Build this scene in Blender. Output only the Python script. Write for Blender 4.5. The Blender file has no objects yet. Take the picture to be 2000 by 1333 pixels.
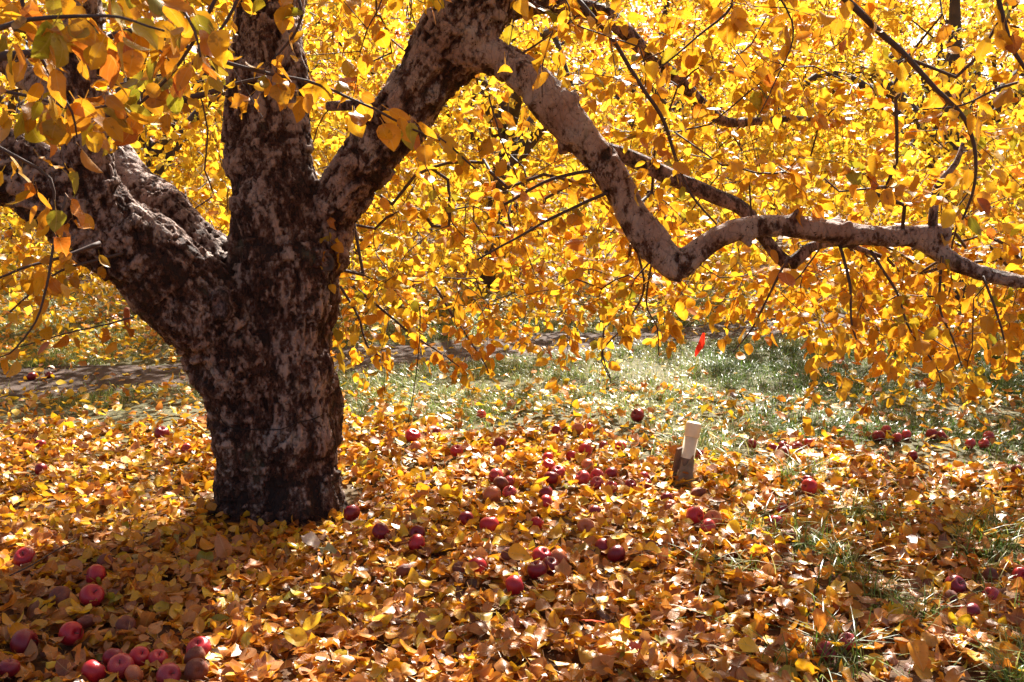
import bpy, math, random
import numpy as np
from mathutils import Vector, Matrix, noise, Quaternion
R = math.radians
rng = np.random.default_rng(7); random.seed(7)
col = bpy.context.scene.collection
# ------------------------------------------------------------------ camera, sky, sun
CAM_H, PITCH, F = 1.45, R(9.8), 35/36*2000
cam = bpy.data.objects.new('camera', bpy.data.cameras.new('camera')); col.objects.link(cam)
cam.location = (0, 0, CAM_H); cam.rotation_euler = (R(90)-PITCH, 0, 0)
cam.data.lens = 35; cam.data.sensor_width = 36; cam.data.clip_start = .05; cam.data.clip_end = 800
cam.data.dof.use_dof = True; cam.data.dof.focus_distance = 4.1; cam.data.dof.aperture_fstop = 16
bpy.context.scene.camera = cam
SUN_AZ, SUN_EL = R(15), R(41)
w = bpy.data.worlds.new('World'); bpy.context.scene.world = w; w.use_nodes = True
nt = w.node_tree; bg = nt.nodes['Background']; sky = nt.nodes.new('ShaderNodeTexSky')
sky.sky_type = 'NISHITA'; sky.sun_disc = False; sky.sun_elevation = SUN_EL; sky.sun_rotation = SUN_AZ
nt.links.new(sky.outputs[0], bg.inputs[0]); bg.inputs[1].default_value = .055; sky.dust_density = 3.5; sky.ozone_density = .3; sky.air_density = .8
sl = bpy.data.lights.new('sun', 'SUN'); sl.energy = 5.0; sl.angle = R(.53); sl.color = (1, .94, .84)
sun = bpy.data.objects.new('sun', sl); col.objects.link(sun)
sd = Vector((math.sin(SUN_AZ)*math.cos(SUN_EL), math.cos(SUN_AZ)*math.cos(SUN_EL), math.sin(SUN_EL)))
sun.rotation_euler = (-sd).to_track_quat('-Z', 'Y').to_euler(); sun.location = (2, 8, 12)
vs = bpy.context.scene.view_settings
vs.view_transform = 'Standard'; vs.look = 'None'; vs.gamma = 1; vs.exposure = 1.78
cy = bpy.context.scene.cycles; cy.max_bounces = 10; cy.diffuse_bounces = 5; cy.transmission_bounces = 6; cy.transparent_max_bounces = 6

cp, sp_ = math.cos(PITCH), math.sin(PITCH)
def W(px, py, Y):                       # a point of the picture at a chosen real distance
    a, b = (px-1000)/F, (666.5-py)/F
    dy = cp + b*sp_; dz = -sp_ + b*cp
    return Vector((a*Y/dy, Y, CAM_H + dz*Y/dy))
def Wz(px, py, z):                      # where that line of sight meets height z
    a, b = (px-1000)/F, (666.5-py)/F
    dy = cp + b*sp_; dz = -sp_ + b*cp
    t = (z-CAM_H)/dz
    return Vector((a*t, dy*t, z))
def proj(P):                            # Nx3 -> px, py, depth
    P = np.atleast_2d(P); z = P[:, 2]-CAM_H
    d = P[:, 1]*cp - z*sp_; u = P[:, 1]*sp_ + z*cp
    d = np.where(np.abs(d) < 1e-3, 1e-3, d)
    return 1000+F*P[:, 0]/d, 666.5-F*u/d, d
def H(x, y):                            # height of the earth
    h = .022*np.sin(1.1*x+.6)*np.cos(.9*y+.3) + .012*np.sin(2.7*x-1.9*y) + .008*np.sin(5.3*x+4.1*y+1)
    h = h - .045*np.exp(-(((x+.93)**2+(y-4.0)**2)/.55**2))
    return h - .25*np.clip((y-9)/20, 0, 1)**2

# ------------------------------------------------------------------ node helpers
def mat(name):
    m = bpy.data.materials.new(name); m.use_nodes = True
    n = m.node_tree.nodes; n.clear()
    out = n.new('ShaderNodeOutputMaterial')
    return m, m.node_tree, out
class NT:
    def __init__(s, t): s.t = t
    def n(s, typ, **k):
        nd = s.t.nodes.new('ShaderNode'+typ)
        for a, b in k.items():
            if a.startswith('i_'): nd.inputs[a[2:].replace('_', ' ')].default_value = b
            elif a.startswith('x'): nd.inputs[int(a[1:])].default_value = b
            else: setattr(nd, a, b)
        return nd
    def l(s, a, b): s.t.links.new(a, b)
    def ramp(s, fac, stops, interp='LINEAR'):
        r = s.n('ValToRGB'); e = r.color_ramp.elements; r.color_ramp.interpolation = interp
        while len(e) < len(stops): e.new(.5)
        for i, (p, c) in enumerate(stops): e[i].position = p; e[i].color = (*c, 1) if len(c) == 3 else c
        s.l(fac, r.inputs[0]); return r.outputs[0]
    def mix(s, fac, a, b, mode='MIX'):
        m = s.n('Mix', data_type='RGBA', blend_type=mode)
        for v, i in ((fac, 0), (a, 6), (b, 7)):
            if hasattr(v, 'links'): s.l(v, m.inputs[i])
            elif i == 0: m.inputs[0].default_value = v
            else: m.inputs[i].default_value = (*v, 1)
        return m.outputs[2]
    def math(s, op, a, b=0, clamp=False):
        m = s.n('Math', operation=op, use_clamp=clamp)
        for v, i in ((a, 0), (b, 1)):
            if hasattr(v, 'links'): s.l(v, m.inputs[i])
            else: m.inputs[i].default_value = v
        return m.outputs[0]
    def noise(s, vec, scale, detail=3, rough=.6):
        t = s.n('TexNoise'); t.inputs['Scale'].default_value = scale; t.inputs['Detail'].default_value = detail
        t.inputs['Roughness'].default_value = rough
        if vec is not None: s.l(vec, t.inputs['Vector'])
        return t.outputs['Fac']

def leaf_mat(name, stops, trans=.5, rough=.42, spec=.5, spots=.5, tgain=1.15):
    m, t, out = mat(name); g = NT(t)
    at = g.n('Attribute', attribute_name='tint'); sx = g.n('SeparateColor'); g.l(at.outputs['Color'], sx.inputs[0])
    uv = g.n('Attribute', attribute_name='luv'); su = g.n('SeparateXYZ'); g.l(uv.outputs['Vector'], su.inputs[0])
    c = g.ramp(sx.outputs[0], stops)
    c = g.mix(sx.outputs[2], c, (.22, .33, .03))
    # veins: herringbone from the midrib
    av = g.math('ABSOLUTE', su.outputs[1])
    st = g.math('SINE', g.math('MULTIPLY', g.math('SUBTRACT', su.outputs[0], g.math('MULTIPLY', av, .55)), 44))
    vein = g.math('GREATER_THAN', st, .86)
    mid = g.math('LESS_THAN', av, .022)
    vv = g.math('MAXIMUM', g.math('MULTIPLY', vein, .35), mid)
    c = g.mix(g.math('MULTIPLY', vv, .3), c, (.75, .55, .22))
    co = g.n('TexCoord'); ob = co.outputs['Object']
    sp = g.noise(ob, 55, 3, .7)
    spf = g.math('MULTIPLY', g.ramp(sp, [(.60, (0, 0, 0)), (.68, (1, 1, 1))]), spots)
    c = g.mix(spf, c, (.10, .035, .012))
    mot = g.noise(ob, 28, 2); c = g.mix(.35, c, g.ramp(mot, [(.3, (.55, .45, .3)), (.7, (1, 1, 1))]), 'MULTIPLY')
    c = g.mix(1.0, c, g.ramp(sx.outputs[1], [(0, (.45, .45, .45)), (1, (1, 1, 1))]), 'MULTIPLY')
    p = g.n('BsdfPrincipled'); g.l(c, p.inputs['Base Color']); p.inputs['Roughness'].default_value = rough
    p.inputs['Specular IOR Level'].default_value = spec
    bm = g.n('Bump', i_Strength=.35, i_Distance=.0015); g.l(g.math('ADD', vv, g.math('MULTIPLY', sp, 2)), bm.inputs['Height']); g.l(bm.outputs[0], p.inputs['Normal'])
    tr = g.n('BsdfTranslucent'); tc = g.mix(1.0, c, (tgain, tgain*.93, tgain*.6), 'MULTIPLY'); g.l(tc, tr.inputs['Color'])
    mx = g.n('MixShader'); mx.inputs[0].default_value = trans
    g.l(p.outputs[0], mx.inputs[1]); g.l(tr.outputs[0], mx.inputs[2]); g.l(mx.outputs[0], out.inputs['Surface'])
    return m
Y1, Y2, O1, O2, T1, B1 = (.92, .59, .04), (.84, .41, .022), (.80, .32, .03), (.60, .18, .025), (.50, .30, .14), (.17, .065, .025)
M_crown = leaf_mat('yellow_apple_leaves', [(0, (.92, .66, .07)), (.3, Y1), (.65, Y2), (.9, O1), (1, O2)], .56, spots=.35)
M_near = leaf_mat('near_leaves', [(0, Y1), (.4, Y2), (.8, O1), (1, O2)], .5, .38, spots=.45, tgain=1.0)
M_far = leaf_mat('far_yellow_leaves', [(0, (.92, .70, .08)), (.5, Y1), (.85, Y2), (1, O1)], .56, spots=.2)
M_orange = leaf_mat('far_orange_leaves', [(0, Y2), (.3, O1), (.7, (.75, .26, .04)), (1, (.55, .12, .03))], .56, spots=.2)
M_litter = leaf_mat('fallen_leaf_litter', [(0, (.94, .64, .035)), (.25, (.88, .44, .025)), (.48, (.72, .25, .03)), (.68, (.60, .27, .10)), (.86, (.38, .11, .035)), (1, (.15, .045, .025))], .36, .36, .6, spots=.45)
M_red = leaf_mat('red_maple_leaf', [(0, (.62, .07, .03)), (1, (.62, .10, .03))], .45, spots=.1)

def bark_mat(name, pale, mid, dark, scale=1.0):
    m, t, out = mat(name); g = NT(t)
    co = g.n('TexCoord').outputs['Object']
    at = g.n('Attribute', attribute_name='plate').outputs['Fac']
    mp = g.n('Mapping'); mp.inputs['Scale'].default_value = (1, 1, .55); g.l(co, mp.inputs['Vector'])
    f1 = g.noise(mp.outputs[0], 60*scale, 6, .75); f2 = g.noise(mp.outputs[0], 17*scale, 6, .72)
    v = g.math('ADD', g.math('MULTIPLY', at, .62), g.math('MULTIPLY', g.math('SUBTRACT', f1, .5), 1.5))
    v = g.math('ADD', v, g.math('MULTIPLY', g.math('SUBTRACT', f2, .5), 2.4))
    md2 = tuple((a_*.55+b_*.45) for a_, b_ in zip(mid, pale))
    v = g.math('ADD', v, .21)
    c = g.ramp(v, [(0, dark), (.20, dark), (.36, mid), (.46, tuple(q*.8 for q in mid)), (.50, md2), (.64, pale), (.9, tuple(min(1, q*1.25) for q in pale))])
    hue = g.noise(co, 6*scale, 4); c = g.mix(.7, c, g.ramp(hue, [(.35, (.60, .36, .26)), (.5, (.9, .74, .68)), (.65, (1, 1, 1))]), 'MULTIPLY')
    lich = g.noise(mp.outputs[0], 9*scale, 4); c = g.mix(g.math('MULTIPLY', g.ramp(lich, [(.62, (0, 0, 0)), (.70, (1, 1, 1))]), .35), c, (.20, .19, .12))
    wv = g.n('VectorMath', operation='MULTIPLY_ADD'); nz = g.n('TexNoise'); nz.inputs['Scale'].default_value = 20*scale; g.l(mp.outputs[0], nz.inputs['Vector'])
    g.l(nz.outputs['Color'], wv.inputs[0]); wv.inputs[1].default_value = (.05, .05, .05); g.l(mp.outputs[0], wv.inputs[2])
    vo = g.n('TexVoronoi', feature='DISTANCE_TO_EDGE'); vo.inputs['Scale'].default_value = 26*scale; g.l(wv.outputs[0], vo.inputs['Vector'])
    crk = g.ramp(vo.outputs['Distance'], [(.02, (.18, .10, .08)), (.07, (1, 1, 1))]); c = g.mix(.28, c, crk, 'MULTIPLY')
    fl2 = g.noise(co, 95*scale, 3, .6); c = g.mix(g.ramp(fl2, [(.64, (0, 0, 0)), (.68, (1, 1, 1))]), c, dark)
    p = g.n('BsdfPrincipled', i_Roughness=.75); p.inputs['Specular IOR Level'].default_value = .35; g.l(c, p.inputs['Base Color'])
    hgt = g.math('ADD', g.ramp(v, [(.15, (0, 0, 0)), (.60, (1, 1, 1))]), g.math('ADD', g.math('MULTIPLY', g.noise(mp.outputs[0], 130*scale, 4), .6), g.math('MULTIPLY', vo.outputs['Distance'], 1.2)))
    b = g.n('Bump', i_Strength=1.0, i_Distance=.012); g.l(hgt, b.inputs['Height']); g.l(b.outputs[0], p.inputs['Normal'])
    g.l(p.outputs[0], out.inputs['Surface']); return m
M_bark = bark_mat('flaking_apple_bark', (.30, .228, .195), (.17, .078, .052), (.034, .015, .010))
def simple(name, c, rough=.6, spec=.4, noise_s=30, amt=.4, trans=0, bump=.3):
    m, t, out = mat(name); g = NT(t); co = g.n('TexCoord').outputs['Object']
    f = g.noise(co, noise_s, 4)
    cc = g.mix(amt, c, g.ramp(f, [(.3, (.3, .3, .3)), (.7, (1.1, 1.1, 1.1))]), 'MULTIPLY')
    p = g.n('BsdfPrincipled', i_Roughness=rough); p.inputs['Specular IOR Level'].default_value = spec; g.l(cc, p.inputs['Base Color'])
    b = g.n('Bump', i_Strength=bump, i_Distance=.003); g.l(g.noise(co, noise_s*3, 4), b.inputs['Height']); g.l(b.outputs[0], p.inputs['Normal'])
    if trans:
        tr = g.n('BsdfTranslucent'); g.l(cc, tr.inputs['Color']); mx = g.n('MixShader'); mx.inputs[0].default_value = trans
        g.l(p.outputs[0], mx.inputs[1]); g.l(tr.outputs[0], mx.inputs[2]); g.l(mx.outputs[0], out.inputs['Surface'])
    else: g.l(p.outputs[0], out.inputs['Surface'])
    return m
M_twig = simple('dark_twig_bark', (.085, .05, .04), .7, noise_s=60)
M_farbark = simple('far_trunk_bark', (.10, .065, .05), .8, noise_s=9, amt=.8)
M_branch = bark_mat('smooth_branch_bark', (.30, .21, .19), (.13, .07, .055), (.03, .015, .012), 1.6)

# ------------------------------------------------------------------ mesh helpers
def link(name, me, parent=None, m=None):
    o = bpy.data.objects.new(name, me); col.objects.link(o)
    if m: me.materials.append(m)
    if parent: o.parent = parent
    return o
def tag(o, label=None, cat=None, group=None, kind=None):
    if label: o['label'] = label
    if cat: o['category'] = cat
    if group: o['group'] = group
    if kind: o['kind'] = kind
    return o
def empty(name, loc=(0, 0, 0)):
    o = bpy.data.objects.new(name, None); col.objects.link(o); o.location = loc; o.empty_display_size = .1; return o
def mesh_np(name, V, Fq, smooth=True, attrs=None):
    """V Nx3, Fq list of arrays (M,k)"""
    me = bpy.data.meshes.new(name); V = np.asarray(V, np.float32)
    me.vertices.add(len(V)); me.vertices.foreach_set('co', V.ravel())
    Fs = [np.asarray(f, np.int32) for f in (Fq if isinstance(Fq, list) else [Fq]) if len(f)]
    idx = np.concatenate([f.ravel() for f in Fs]); tot = np.concatenate([np.full(len(f), f.shape[1], np.int32) for f in Fs])
    st = np.concatenate([[0], np.cumsum(tot)[:-1]]).astype(np.int32)
    me.loops.add(len(idx)); me.loops.foreach_set('vertex_index', idx)
    me.polygons.add(len(tot)); me.polygons.foreach_set('loop_start', st); me.polygons.foreach_set('loop_total', tot)
    me.polygons.foreach_set('use_smooth', np.full(len(tot), smooth))
    for k, (typ, a) in (attrs or {}).items():
        at = me.attributes.new(k, typ, 'POINT')
        if typ == 'FLOAT_COLOR': at.data.foreach_set('color', np.asarray(a, np.float32).ravel())
        elif typ == 'FLOAT_VECTOR': at.data.foreach_set('vector', np.asarray(a, np.float32).ravel())
        else: at.data.foreach_set('value', np.asarray(a, np.float32).ravel())
    me.update(calc_edges=True); me.validate(); return me
def nrm(a): return a/np.maximum(np.linalg.norm(a, axis=-1, keepdims=True), 1e-9)
LT = {'hi': ([0, .08, .25, .45, .66, .85, 1.0], [-1, -.5, 0, .5, 1]), 'mid': ([0, .2, .5, .8, 1.0], [-1, 0, 1]), 'lo': ([0, .4, 1.0], [-1, 0, 1])}
def leaves(name, P, A, Nn, size, tint, q='mid', m=None, parent=None, petiole=.35, curl=1.0, cup=.8, wid=.41):
    """one mesh of many single curved leaves; P base point, A direction to the tip, Nn upper side"""
    P, A, Nn = np.asarray(P, float), nrm(np.asarray(A, float)), np.asarray(Nn, float)
    n = len(P); B = nrm(np.cross(Nn, A)); Nn = nrm(np.cross(A, B)); size = np.asarray(size)
    us, vs_ = LT[q]; us = np.array(us); vs_ = np.array(vs_)
    wd = np.array([max(0, math.sin(math.pi*u**.80))**.72*(1-.25*u) if 0 < u < 1 else (.05 if u == 0 else .0) for u in us])
    U, Vv = np.meshgrid(us, vs_, indexing='ij'); nu, nv = U.shape
    k = rng.normal(.3, .75, (n, 1, 1))*curl; fold = np.abs(rng.normal(.25, .25, (n, 1, 1)))*cup*np.sign(rng.random((n, 1, 1))-.25)
    wv = rng.normal(0, .08, (n, 1, 1)); ph = rng.random((n, 1, 1))*6.3; skew = rng.normal(0, .16, (n, 1, 1)); ww = wid*rng.uniform(.6, 1.22, (n, 1, 1))
    k = np.where(np.abs(k) < .05, .05, k)
    X = np.sin(k*U)/k; Z = -(1-np.cos(k*U))/k
    Yv = Vv*wd[None, :, None]*ww + skew*U*U
    Z = Z + fold*np.abs(Vv)*wd[None, :, None]*ww + wv*np.sin(9*U+ph)*np.abs(Vv)
    s = size[:, None, None]
    V = P[:, None, None, :] + (X*s)[..., None]*A[:, None, None, :] + (Yv*s)[..., None]*B[:, None, None, :] + (Z*s)[..., None]*Nn[:, None, None, :]
    V = V.reshape(-1, 3)
    ii = np.arange(nu*nv).reshape(nu, nv)
    f = np.stack([ii[:-1, :-1], ii[1:, :-1], ii[1:, 1:], ii[:-1, 1:]], -1).reshape(-1, 4)
    Fc = (f[None]+(np.arange(n)*nu*nv)[:, None, None]).reshape(-1, 4)
    T = np.repeat(np.c_[tint, np.ones(n)], nu*nv, 0)
    UV = np.tile(np.c_[U.ravel(), (Vv*wd[:, None]*.5).ravel(), np.zeros(nu*nv)], (n, 1))
    if petiole:
        w_ = .014*size[:, None]; L = petiole*size[:, None]*rng.uniform(.7, 1.3, (n, 1))
        e = P - A*L + Nn*L*rng.normal(.1, .25, (n, 1)); q4 = np.stack([P+B*w_, P-B*w_, e-B*w_, e+B*w_], 1).reshape(-1, 3)
        o0 = len(V); V = np.r_[V, q4]; Fc = np.r_[Fc, (np.arange(n)*4)[:, None]+np.arange(4)[None]+o0]
        T = np.r_[T, np.repeat(np.c_[tint*[1, .9, .6]+[.1, 0, 0], np.ones(n)], 4, 0)]; UV = np.r_[UV, np.tile([[.5, .0, 0]], (n*4, 1))]
    me = mesh_np(name or 'leaf', V, Fc, True, {'tint': ('FLOAT_COLOR', T), 'luv': ('FLOAT_VECTOR', UV)})
    return link(name, me, parent, m) if name else me
def rand_tint(n, mean=.4, sd=.25, green=.06, vmin=.4):
    g = np.where(rng.random(n) < green, rng.uniform(.3, .8, n), rng.uniform(0, .03, n))
    return np.c_[np.clip(rng.normal(mean, sd, n), 0, 1), rng.uniform(vmin, 1, n), g]
def edges_mesh(P0, P1, r0, r1, k=4):
    d = nrm(P1-P0); up = np.where(np.abs(d[:, 2:3]) > .9, [[1., 0, 0]], [[0, 0, 1.]])
    a = nrm(np.cross(d, up)); b = np.cross(d, a); n = len(P0)
    an = np.arange(k)*2*np.pi/k; ring = np.cos(an)[None, :, None]*a[:, None]+np.sin(an)[None, :, None]*b[:, None]
    V = np.concatenate([P0[:, None]+ring*r0[:, None, None], (P1+d*r1[:, None]*.5)[:, None]+ring*r1[:, None, None]], 1).reshape(-1, 3)
    i = np.arange(k); j = (i+1) % k; f = np.stack([i, j, j+k, i+k], -1)
    return V, (f[None]+(np.arange(n)*2*k)[:, None, None]).reshape(-1, 4)
def catmull(pts, step):
    """pts: list of (Vector, r) -> dense list"""
    P = [np.array([*p, r]) for p, r in pts]; P = [2*P[0]-P[1]]+P+[2*P[-1]-P[-2]]; out = []
    for i in range(1, len(P)-2):
        a, b, c, d = P[i-1:i+3]; n = max(2, int(np.linalg.norm(c[:3]-b[:3])/step))
        for t in np.arange(n)/n:
            out.append(.5*((2*b)+(c-a)*t+(2*a-5*b+4*c-d)*t*t+(3*b-3*c+d-a)*t**3))
    out.append(P[-2]); return np.array(out)
def tube(path, k=10, wob=0., seed=0):
    """path Nx4 -> V,F with caps"""
    C, r = path[:, :3], path[:, 3]; n = len(C); T = nrm(np.gradient(C, axis=0))
    a = np.cross(T[0], [.3, .2, 1.]) if abs(T[0][2]) < .9 else np.cross(T[0], [1, 0, 0]); a = nrm(a); V = []
    for i in range(n):
        a = nrm(a-T[i]*np.dot(a, T[i])); b = np.cross(T[i], a)
        for j in range(k):
            th = 2*math.pi*j/k; rr = r[i]
            if wob: rr *= 1+wob*noise.noise(Vector((math.cos(th)*1.3+seed, math.sin(th)*1.3, i*.15)))
            V.append(C[i]+(a*math.cos(th)+b*math.sin(th))*rr)
    Fq = [[i*k+j, i*k+(j+1) % k, (i+1)*k+(j+1) % k, (i+1)*k+j] for i in range(n-1) for j in range(k)]
    V += [C[0], C[-1]]; c0, c1 = n*k, n*k+1
    tri = [[c0, (j+1) % k, j] for j in range(k)]+[[c1, (n-1)*k+j, (n-1)*k+(j+1) % k] for j in range(k)]
    return np.array(V), [np.array(Fq), np.array(tri)]

# ------------------------------------------------------------------ ground, path
def ground_mat():
    m, t, out = mat('orchard_ground'); g = NT(t); co = g.n('TexCoord').outputs['Object']
    n1 = g.noise(co, 1.2, 4); n2 = g.noise(co, 22, 5, .7); n3 = g.noise(co, 60, 3)
    soil = g.ramp(n2, [(.3, (.05, .024, .012)), (.55, (.13, .06, .02)), (.75, (.26, .13, .03))])
    grass = g.ramp(n3, [(.3, (.03, .035, .012)), (.52, (.085, .08, .025)), (.7, (.26, .19, .07))])
    sy = g.n('SeparateXYZ'); g.l(co, sy.inputs[0])
    band = g.ramp(g.math('ADD', g.math('MULTIPLY', sy.outputs[1], .05), g.math('MULTIPLY', n1, .12)), [(.26, (0, 0, 0)), (.31, (1, 1, 1)), (.62, (1, 1, 1)), (.7, (.3, .3, .3))])
    c = g.mix(band, soil, grass)
    p = g.n('BsdfPrincipled', i_Roughness=.9); g.l(c, p.inputs['Base Color'])
    b = g.n('Bump', i_Strength=.8, i_Distance=.02); g.l(n2, b.inputs['Height']); g.l(b.outputs[0], p.inputs['Normal'])
    g.l(p.outputs[0], out.inputs['Surface']); return m
xs = np.unique(np.r_[np.linspace(-150, -9, 30), np.linspace(-9, 9, 181), np.linspace(9, 150, 30)])
ys = np.unique(np.r_[np.linspace(-60, -1, 20), np.linspace(-1, 17, 181), np.linspace(17, 220, 50)])
X, Yg = np.meshgrid(xs, ys); V = np.c_[X.ravel(), Yg.ravel(), H(X, Yg).ravel()]
ii = np.arange(len(V)).reshape(X.shape); Fg = np.stack([ii[:-1, :-1], ii[:-1, 1:], ii[1:, 1:], ii[1:, :-1]], -1).reshape(-1, 4)
tag(link('ground', mesh_np('ground', V, Fg), None, ground_mat()), 'orchard ground under leaf litter and grass', kind='structure')
def path_y(x): return np.interp(x, [-7, -3.3, -1.5, 0, 1.3, 3, 8], [5.3, 6.75, 7.5, 8.15, 8.7, 9.3, 10.5])
pxs = np.linspace(-7, 8, 151); rows = []
for k, f_ in enumerate(np.linspace(-1, 1, 9)):
    hw = .52+np.array([.22*noise.noise(Vector((x*.9, f_ > 0, 3.))) + .1*noise.noise(Vector((x*4, f_ > 0, 7.))) for x in pxs])
    yy = path_y(pxs)+f_*hw; rows.append(np.c_[pxs, yy, H(pxs, yy)+.012-.010*abs(f_)**3])
V = np.concatenate(rows); ii = np.arange(len(V)).reshape(9, -1)
Fp = np.stack([ii[:-1, :-1], ii[:-1, 1:], ii[1:, 1:], ii[1:, :-1]], -1).reshape(-1, 4)
M_path = simple('bare_soil', (.10, .068, .055), .9, .2, 14, .6, bump=.8)
tag(link('path', mesh_np('path', V, Fp), None, M_path), 'bare soil track between the orchard rows', kind='structure')

# ------------------------------------------------------------------ main tree wood
# (px, py, width in px, distance)
LIMBS = {
 'main': [(578,1085,236,4.2),(578,985,190,4.22),(572,900,182,4.24),(570,800,180,4.25),(566,700,190,4.26),(562,600,200,4.27),(556,500,208,4.28),(545,400,192,4.3),(529,300,158,4.32),(527,200,148,4.34),(524,100,140,4.36),(520,0,134,4.38),(516,-160,125,4.4),(520,-420,100,4.4),(500,-700,70,4.4)],
 'left': [(500,1085,205,4.16),(505,985,170,4.2),(502,900,160,4.2),(492,800,158,4.2),(470,715,178,4.18),(425,645,178,4.15),(350,565,172,4.08),(262,480,172,4.0),(165,405,166,3.95),(60,350,160,3.9),(-60,300,150,3.85),(-250,235,130,3.8),(-600,150,90,3.8)],
 'left_rear': [(452,590,70,4.3),(400,500,92,4.35),(335,430,98,4.4),(272,365,84,4.5),(222,305,70,4.6),(150,230,62,4.75),(60,150,55,4.9),(-100,60,45,5.1),(-300,-100,35,5.3)],
 'left_up': [(215,430,120,3.92),(185,360,98,3.9),(172,270,86,3.88),(166,160,84,3.86),(155,50,84,3.84),(150,-80,76,3.8),(180,-300,60,3.8),(120,-600,40,3.8)],
 'left_far': [(40,355,90,3.9),(0,300,66,4.0),(-40,240,60,4.1),(-120,130,55,4.2),(-250,-50,45,4.3)],
 'right': [(600,640,60,4.3),(632,520,80,4.28),(648,430,92,4.25),(676,360,104,4.22),(722,300,108,4.2),(775,232,118,4.17),(828,160,126,4.13),(872,98,130,4.1),(915,38,124,4.08),(945,-30,110,4.06),(985,-160,96,4.0),(1040,-400,70,3.9)],
 'arch': [(870,118,80,4.08),(930,106,86,4.04),(990,122,74,4.0),(1045,165,76,3.96),(1092,218,80,3.93),(1140,272,74,3.9),(1185,328,66,3.88),(1222,395,60,3.86),(1252,442,64,3.84),(1288,492,72,3.82),(1318,528,62,3.8)],
 'elbow': [(1318,548,44,3.8),(1322,528,60,3.8),(1350,503,62,3.8),(1390,472,54,3.78),(1450,446,50,3.76),(1530,441,48,3.74),(1612,452,56,3.72),(1700,462,50,3.7),(1780,461,50,3.68),(1838,452,36,3.66)],
 'right_tip': [(1770,462,40,3.68),(1812,478,46,3.67),(1850,505,44,3.66),(1905,532,38,3.65),(2000,552,35,3.63),(2120,568,32,3.6),(2320,600,24,3.6),(2600,610,14,3.6)],
}
thin = {'arch': .9, 'elbow': .84, 'right_tip': .84}
dense = {k: catmull([(W(a, b, d), w_/2*d/F*thin.get(k, 1)) for a, b, w_, d in v], .03) for k, v in LIMBS.items()}
flare = [([(352,1100,20,4.02),(395,1070,44,4.05),(440,1030,90,4.12),(470,960,60,4.2)]), ([(735,1082,18,4.04),(700,1062,40,4.06),(655,1030,84,4.14),(630,950,60,4.2)]), ([(520,1125,24,3.9),(525,1085,60,3.97),(530,1020,90,4.08)]), ([(405,1085,40,4.08),(446,1020,80,4.12),(470,900,60,4.15)]), ([(690,1078,40,4.12),(648,1020,76,4.14),(632,880,50,4.2),(628,760,40,4.2)]), ([(560,1095,60,4.02),(560,1030,80,4.08),(560,930,50,4.12)]),
         ([(642,520,80,4.17),(640,512,84,4.19),(640,500,70,4.22)]), ([(428,598,64,4.02),(432,612,66,4.06),(440,640,60,4.1)]), ([(1835,470,40,3.66),(1842,440,38,3.66)]), ([(905,60,60,4.0),(925,30,70,4.02)]),
         ([(455,560,40,4.5),(440,500,50,4.55),(425,470,44,4.6),(390,500,40,4.5)])]
Vs, Fs3, Fs4, o0 = [], [], [], 0
for k_, D in list(dense.items())+[(str(i), catmull([(W(a, b, d), w_/2*d/F) for a, b, w_, d in v], .03)) for i, v in enumerate(flare)]:
    v, (f4, f3) = tube(D, 16, .24, len(Vs)*3.1); Vs.append(v); Fs4.append(f4+o0); Fs3.append(f3+o0); o0 += len(v)
for k_, cnt_ in (('arch', 7), ('elbow', 8), ('right_tip', 5), ('right', 4), ('left_rear', 4), ('left', 4)):
    D = dense[k_]
    for _ in range(cnt_):
        i = random.randrange(6, len(D)-6); c = Vector(D[i, :3]); t_ = Vector(D[i+1, :3]-D[i-1, :3]).normalized(); o_ = Vector((random.gauss(0, 1), random.gauss(0, .7), random.gauss(0, 1))); o_ = (o_-t_*o_.dot(t_)).normalized()
        R_ = D[i, 3]; L_ = random.uniform(.02, .055)
        v, (f4, f3) = tube(catmull([(c+o_*R_*.2, R_*.85), (c+o_*(R_+L_*.0)+t_*.004, R_*.36+.004), (c+o_*(R_+L_)+t_*L_*.4, .010)], .02), 10, .1, 3); Vs.append(v); Fs4.append(f4+o0); Fs3.append(f3+o0); o0 += len(v)
raw = mesh_np('raw', np.concatenate(Vs), [np.concatenate(Fs4), np.concatenate(Fs3)])
tmp = bpy.data.objects.new('tmp', raw); col.objects.link(tmp)
md = tmp.modifiers.new('r', 'REMESH'); md.mode = 'VOXEL'; md.voxel_size = .0075; md.adaptivity = 0
dg = bpy.context.evaluated_depsgraph_get(); wood = bpy.data.meshes.new_from_object(tmp.evaluated_get(dg))
bpy.data.objects.remove(tmp)
def getco(me):
    a = np.empty(len(me.vertices)*3, np.float32); me.vertices.foreach_get('co', a); return a.reshape(-1, 3).astype(float)
def getfaces(me):
    a = np.empty(len(me.loops), np.int32); me.loops.foreach_get('vertex_index', a); return a.reshape(-1, 4)
co = getco(wood); fq = getfaces(wood); ed = np.unique(np.sort(np.concatenate([fq[:, [0, 1]], fq[:, [1, 2]], fq[:, [2, 3]], fq[:, [3, 0]]]), 1), axis=0)
def lap(co, it, lam=.6):
    n = len(co); deg = np.bincount(ed.ravel(), minlength=n)[:, None]
    for _ in range(it):
        s = np.stack([np.bincount(ed[:, 0], co[ed[:, 1], c], n)+np.bincount(ed[:, 1], co[ed[:, 0], c], n) for c in range(3)], 1)
        co = co+lam*(s/deg-co)
    return co
co = lap(co, 16)
def vnorm(co, fq):
    fn = np.cross(co[fq[:, 2]]-co[fq[:, 0]], co[fq[:, 3]]-co[fq[:, 1]]); n = np.zeros_like(co)
    for j in range(4):
        for c in range(3): n[:, c] += np.bincount(fq[:, j], fn[:, c], len(co))
    return nrm(n)
vn = vnorm(co, fq)
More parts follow.
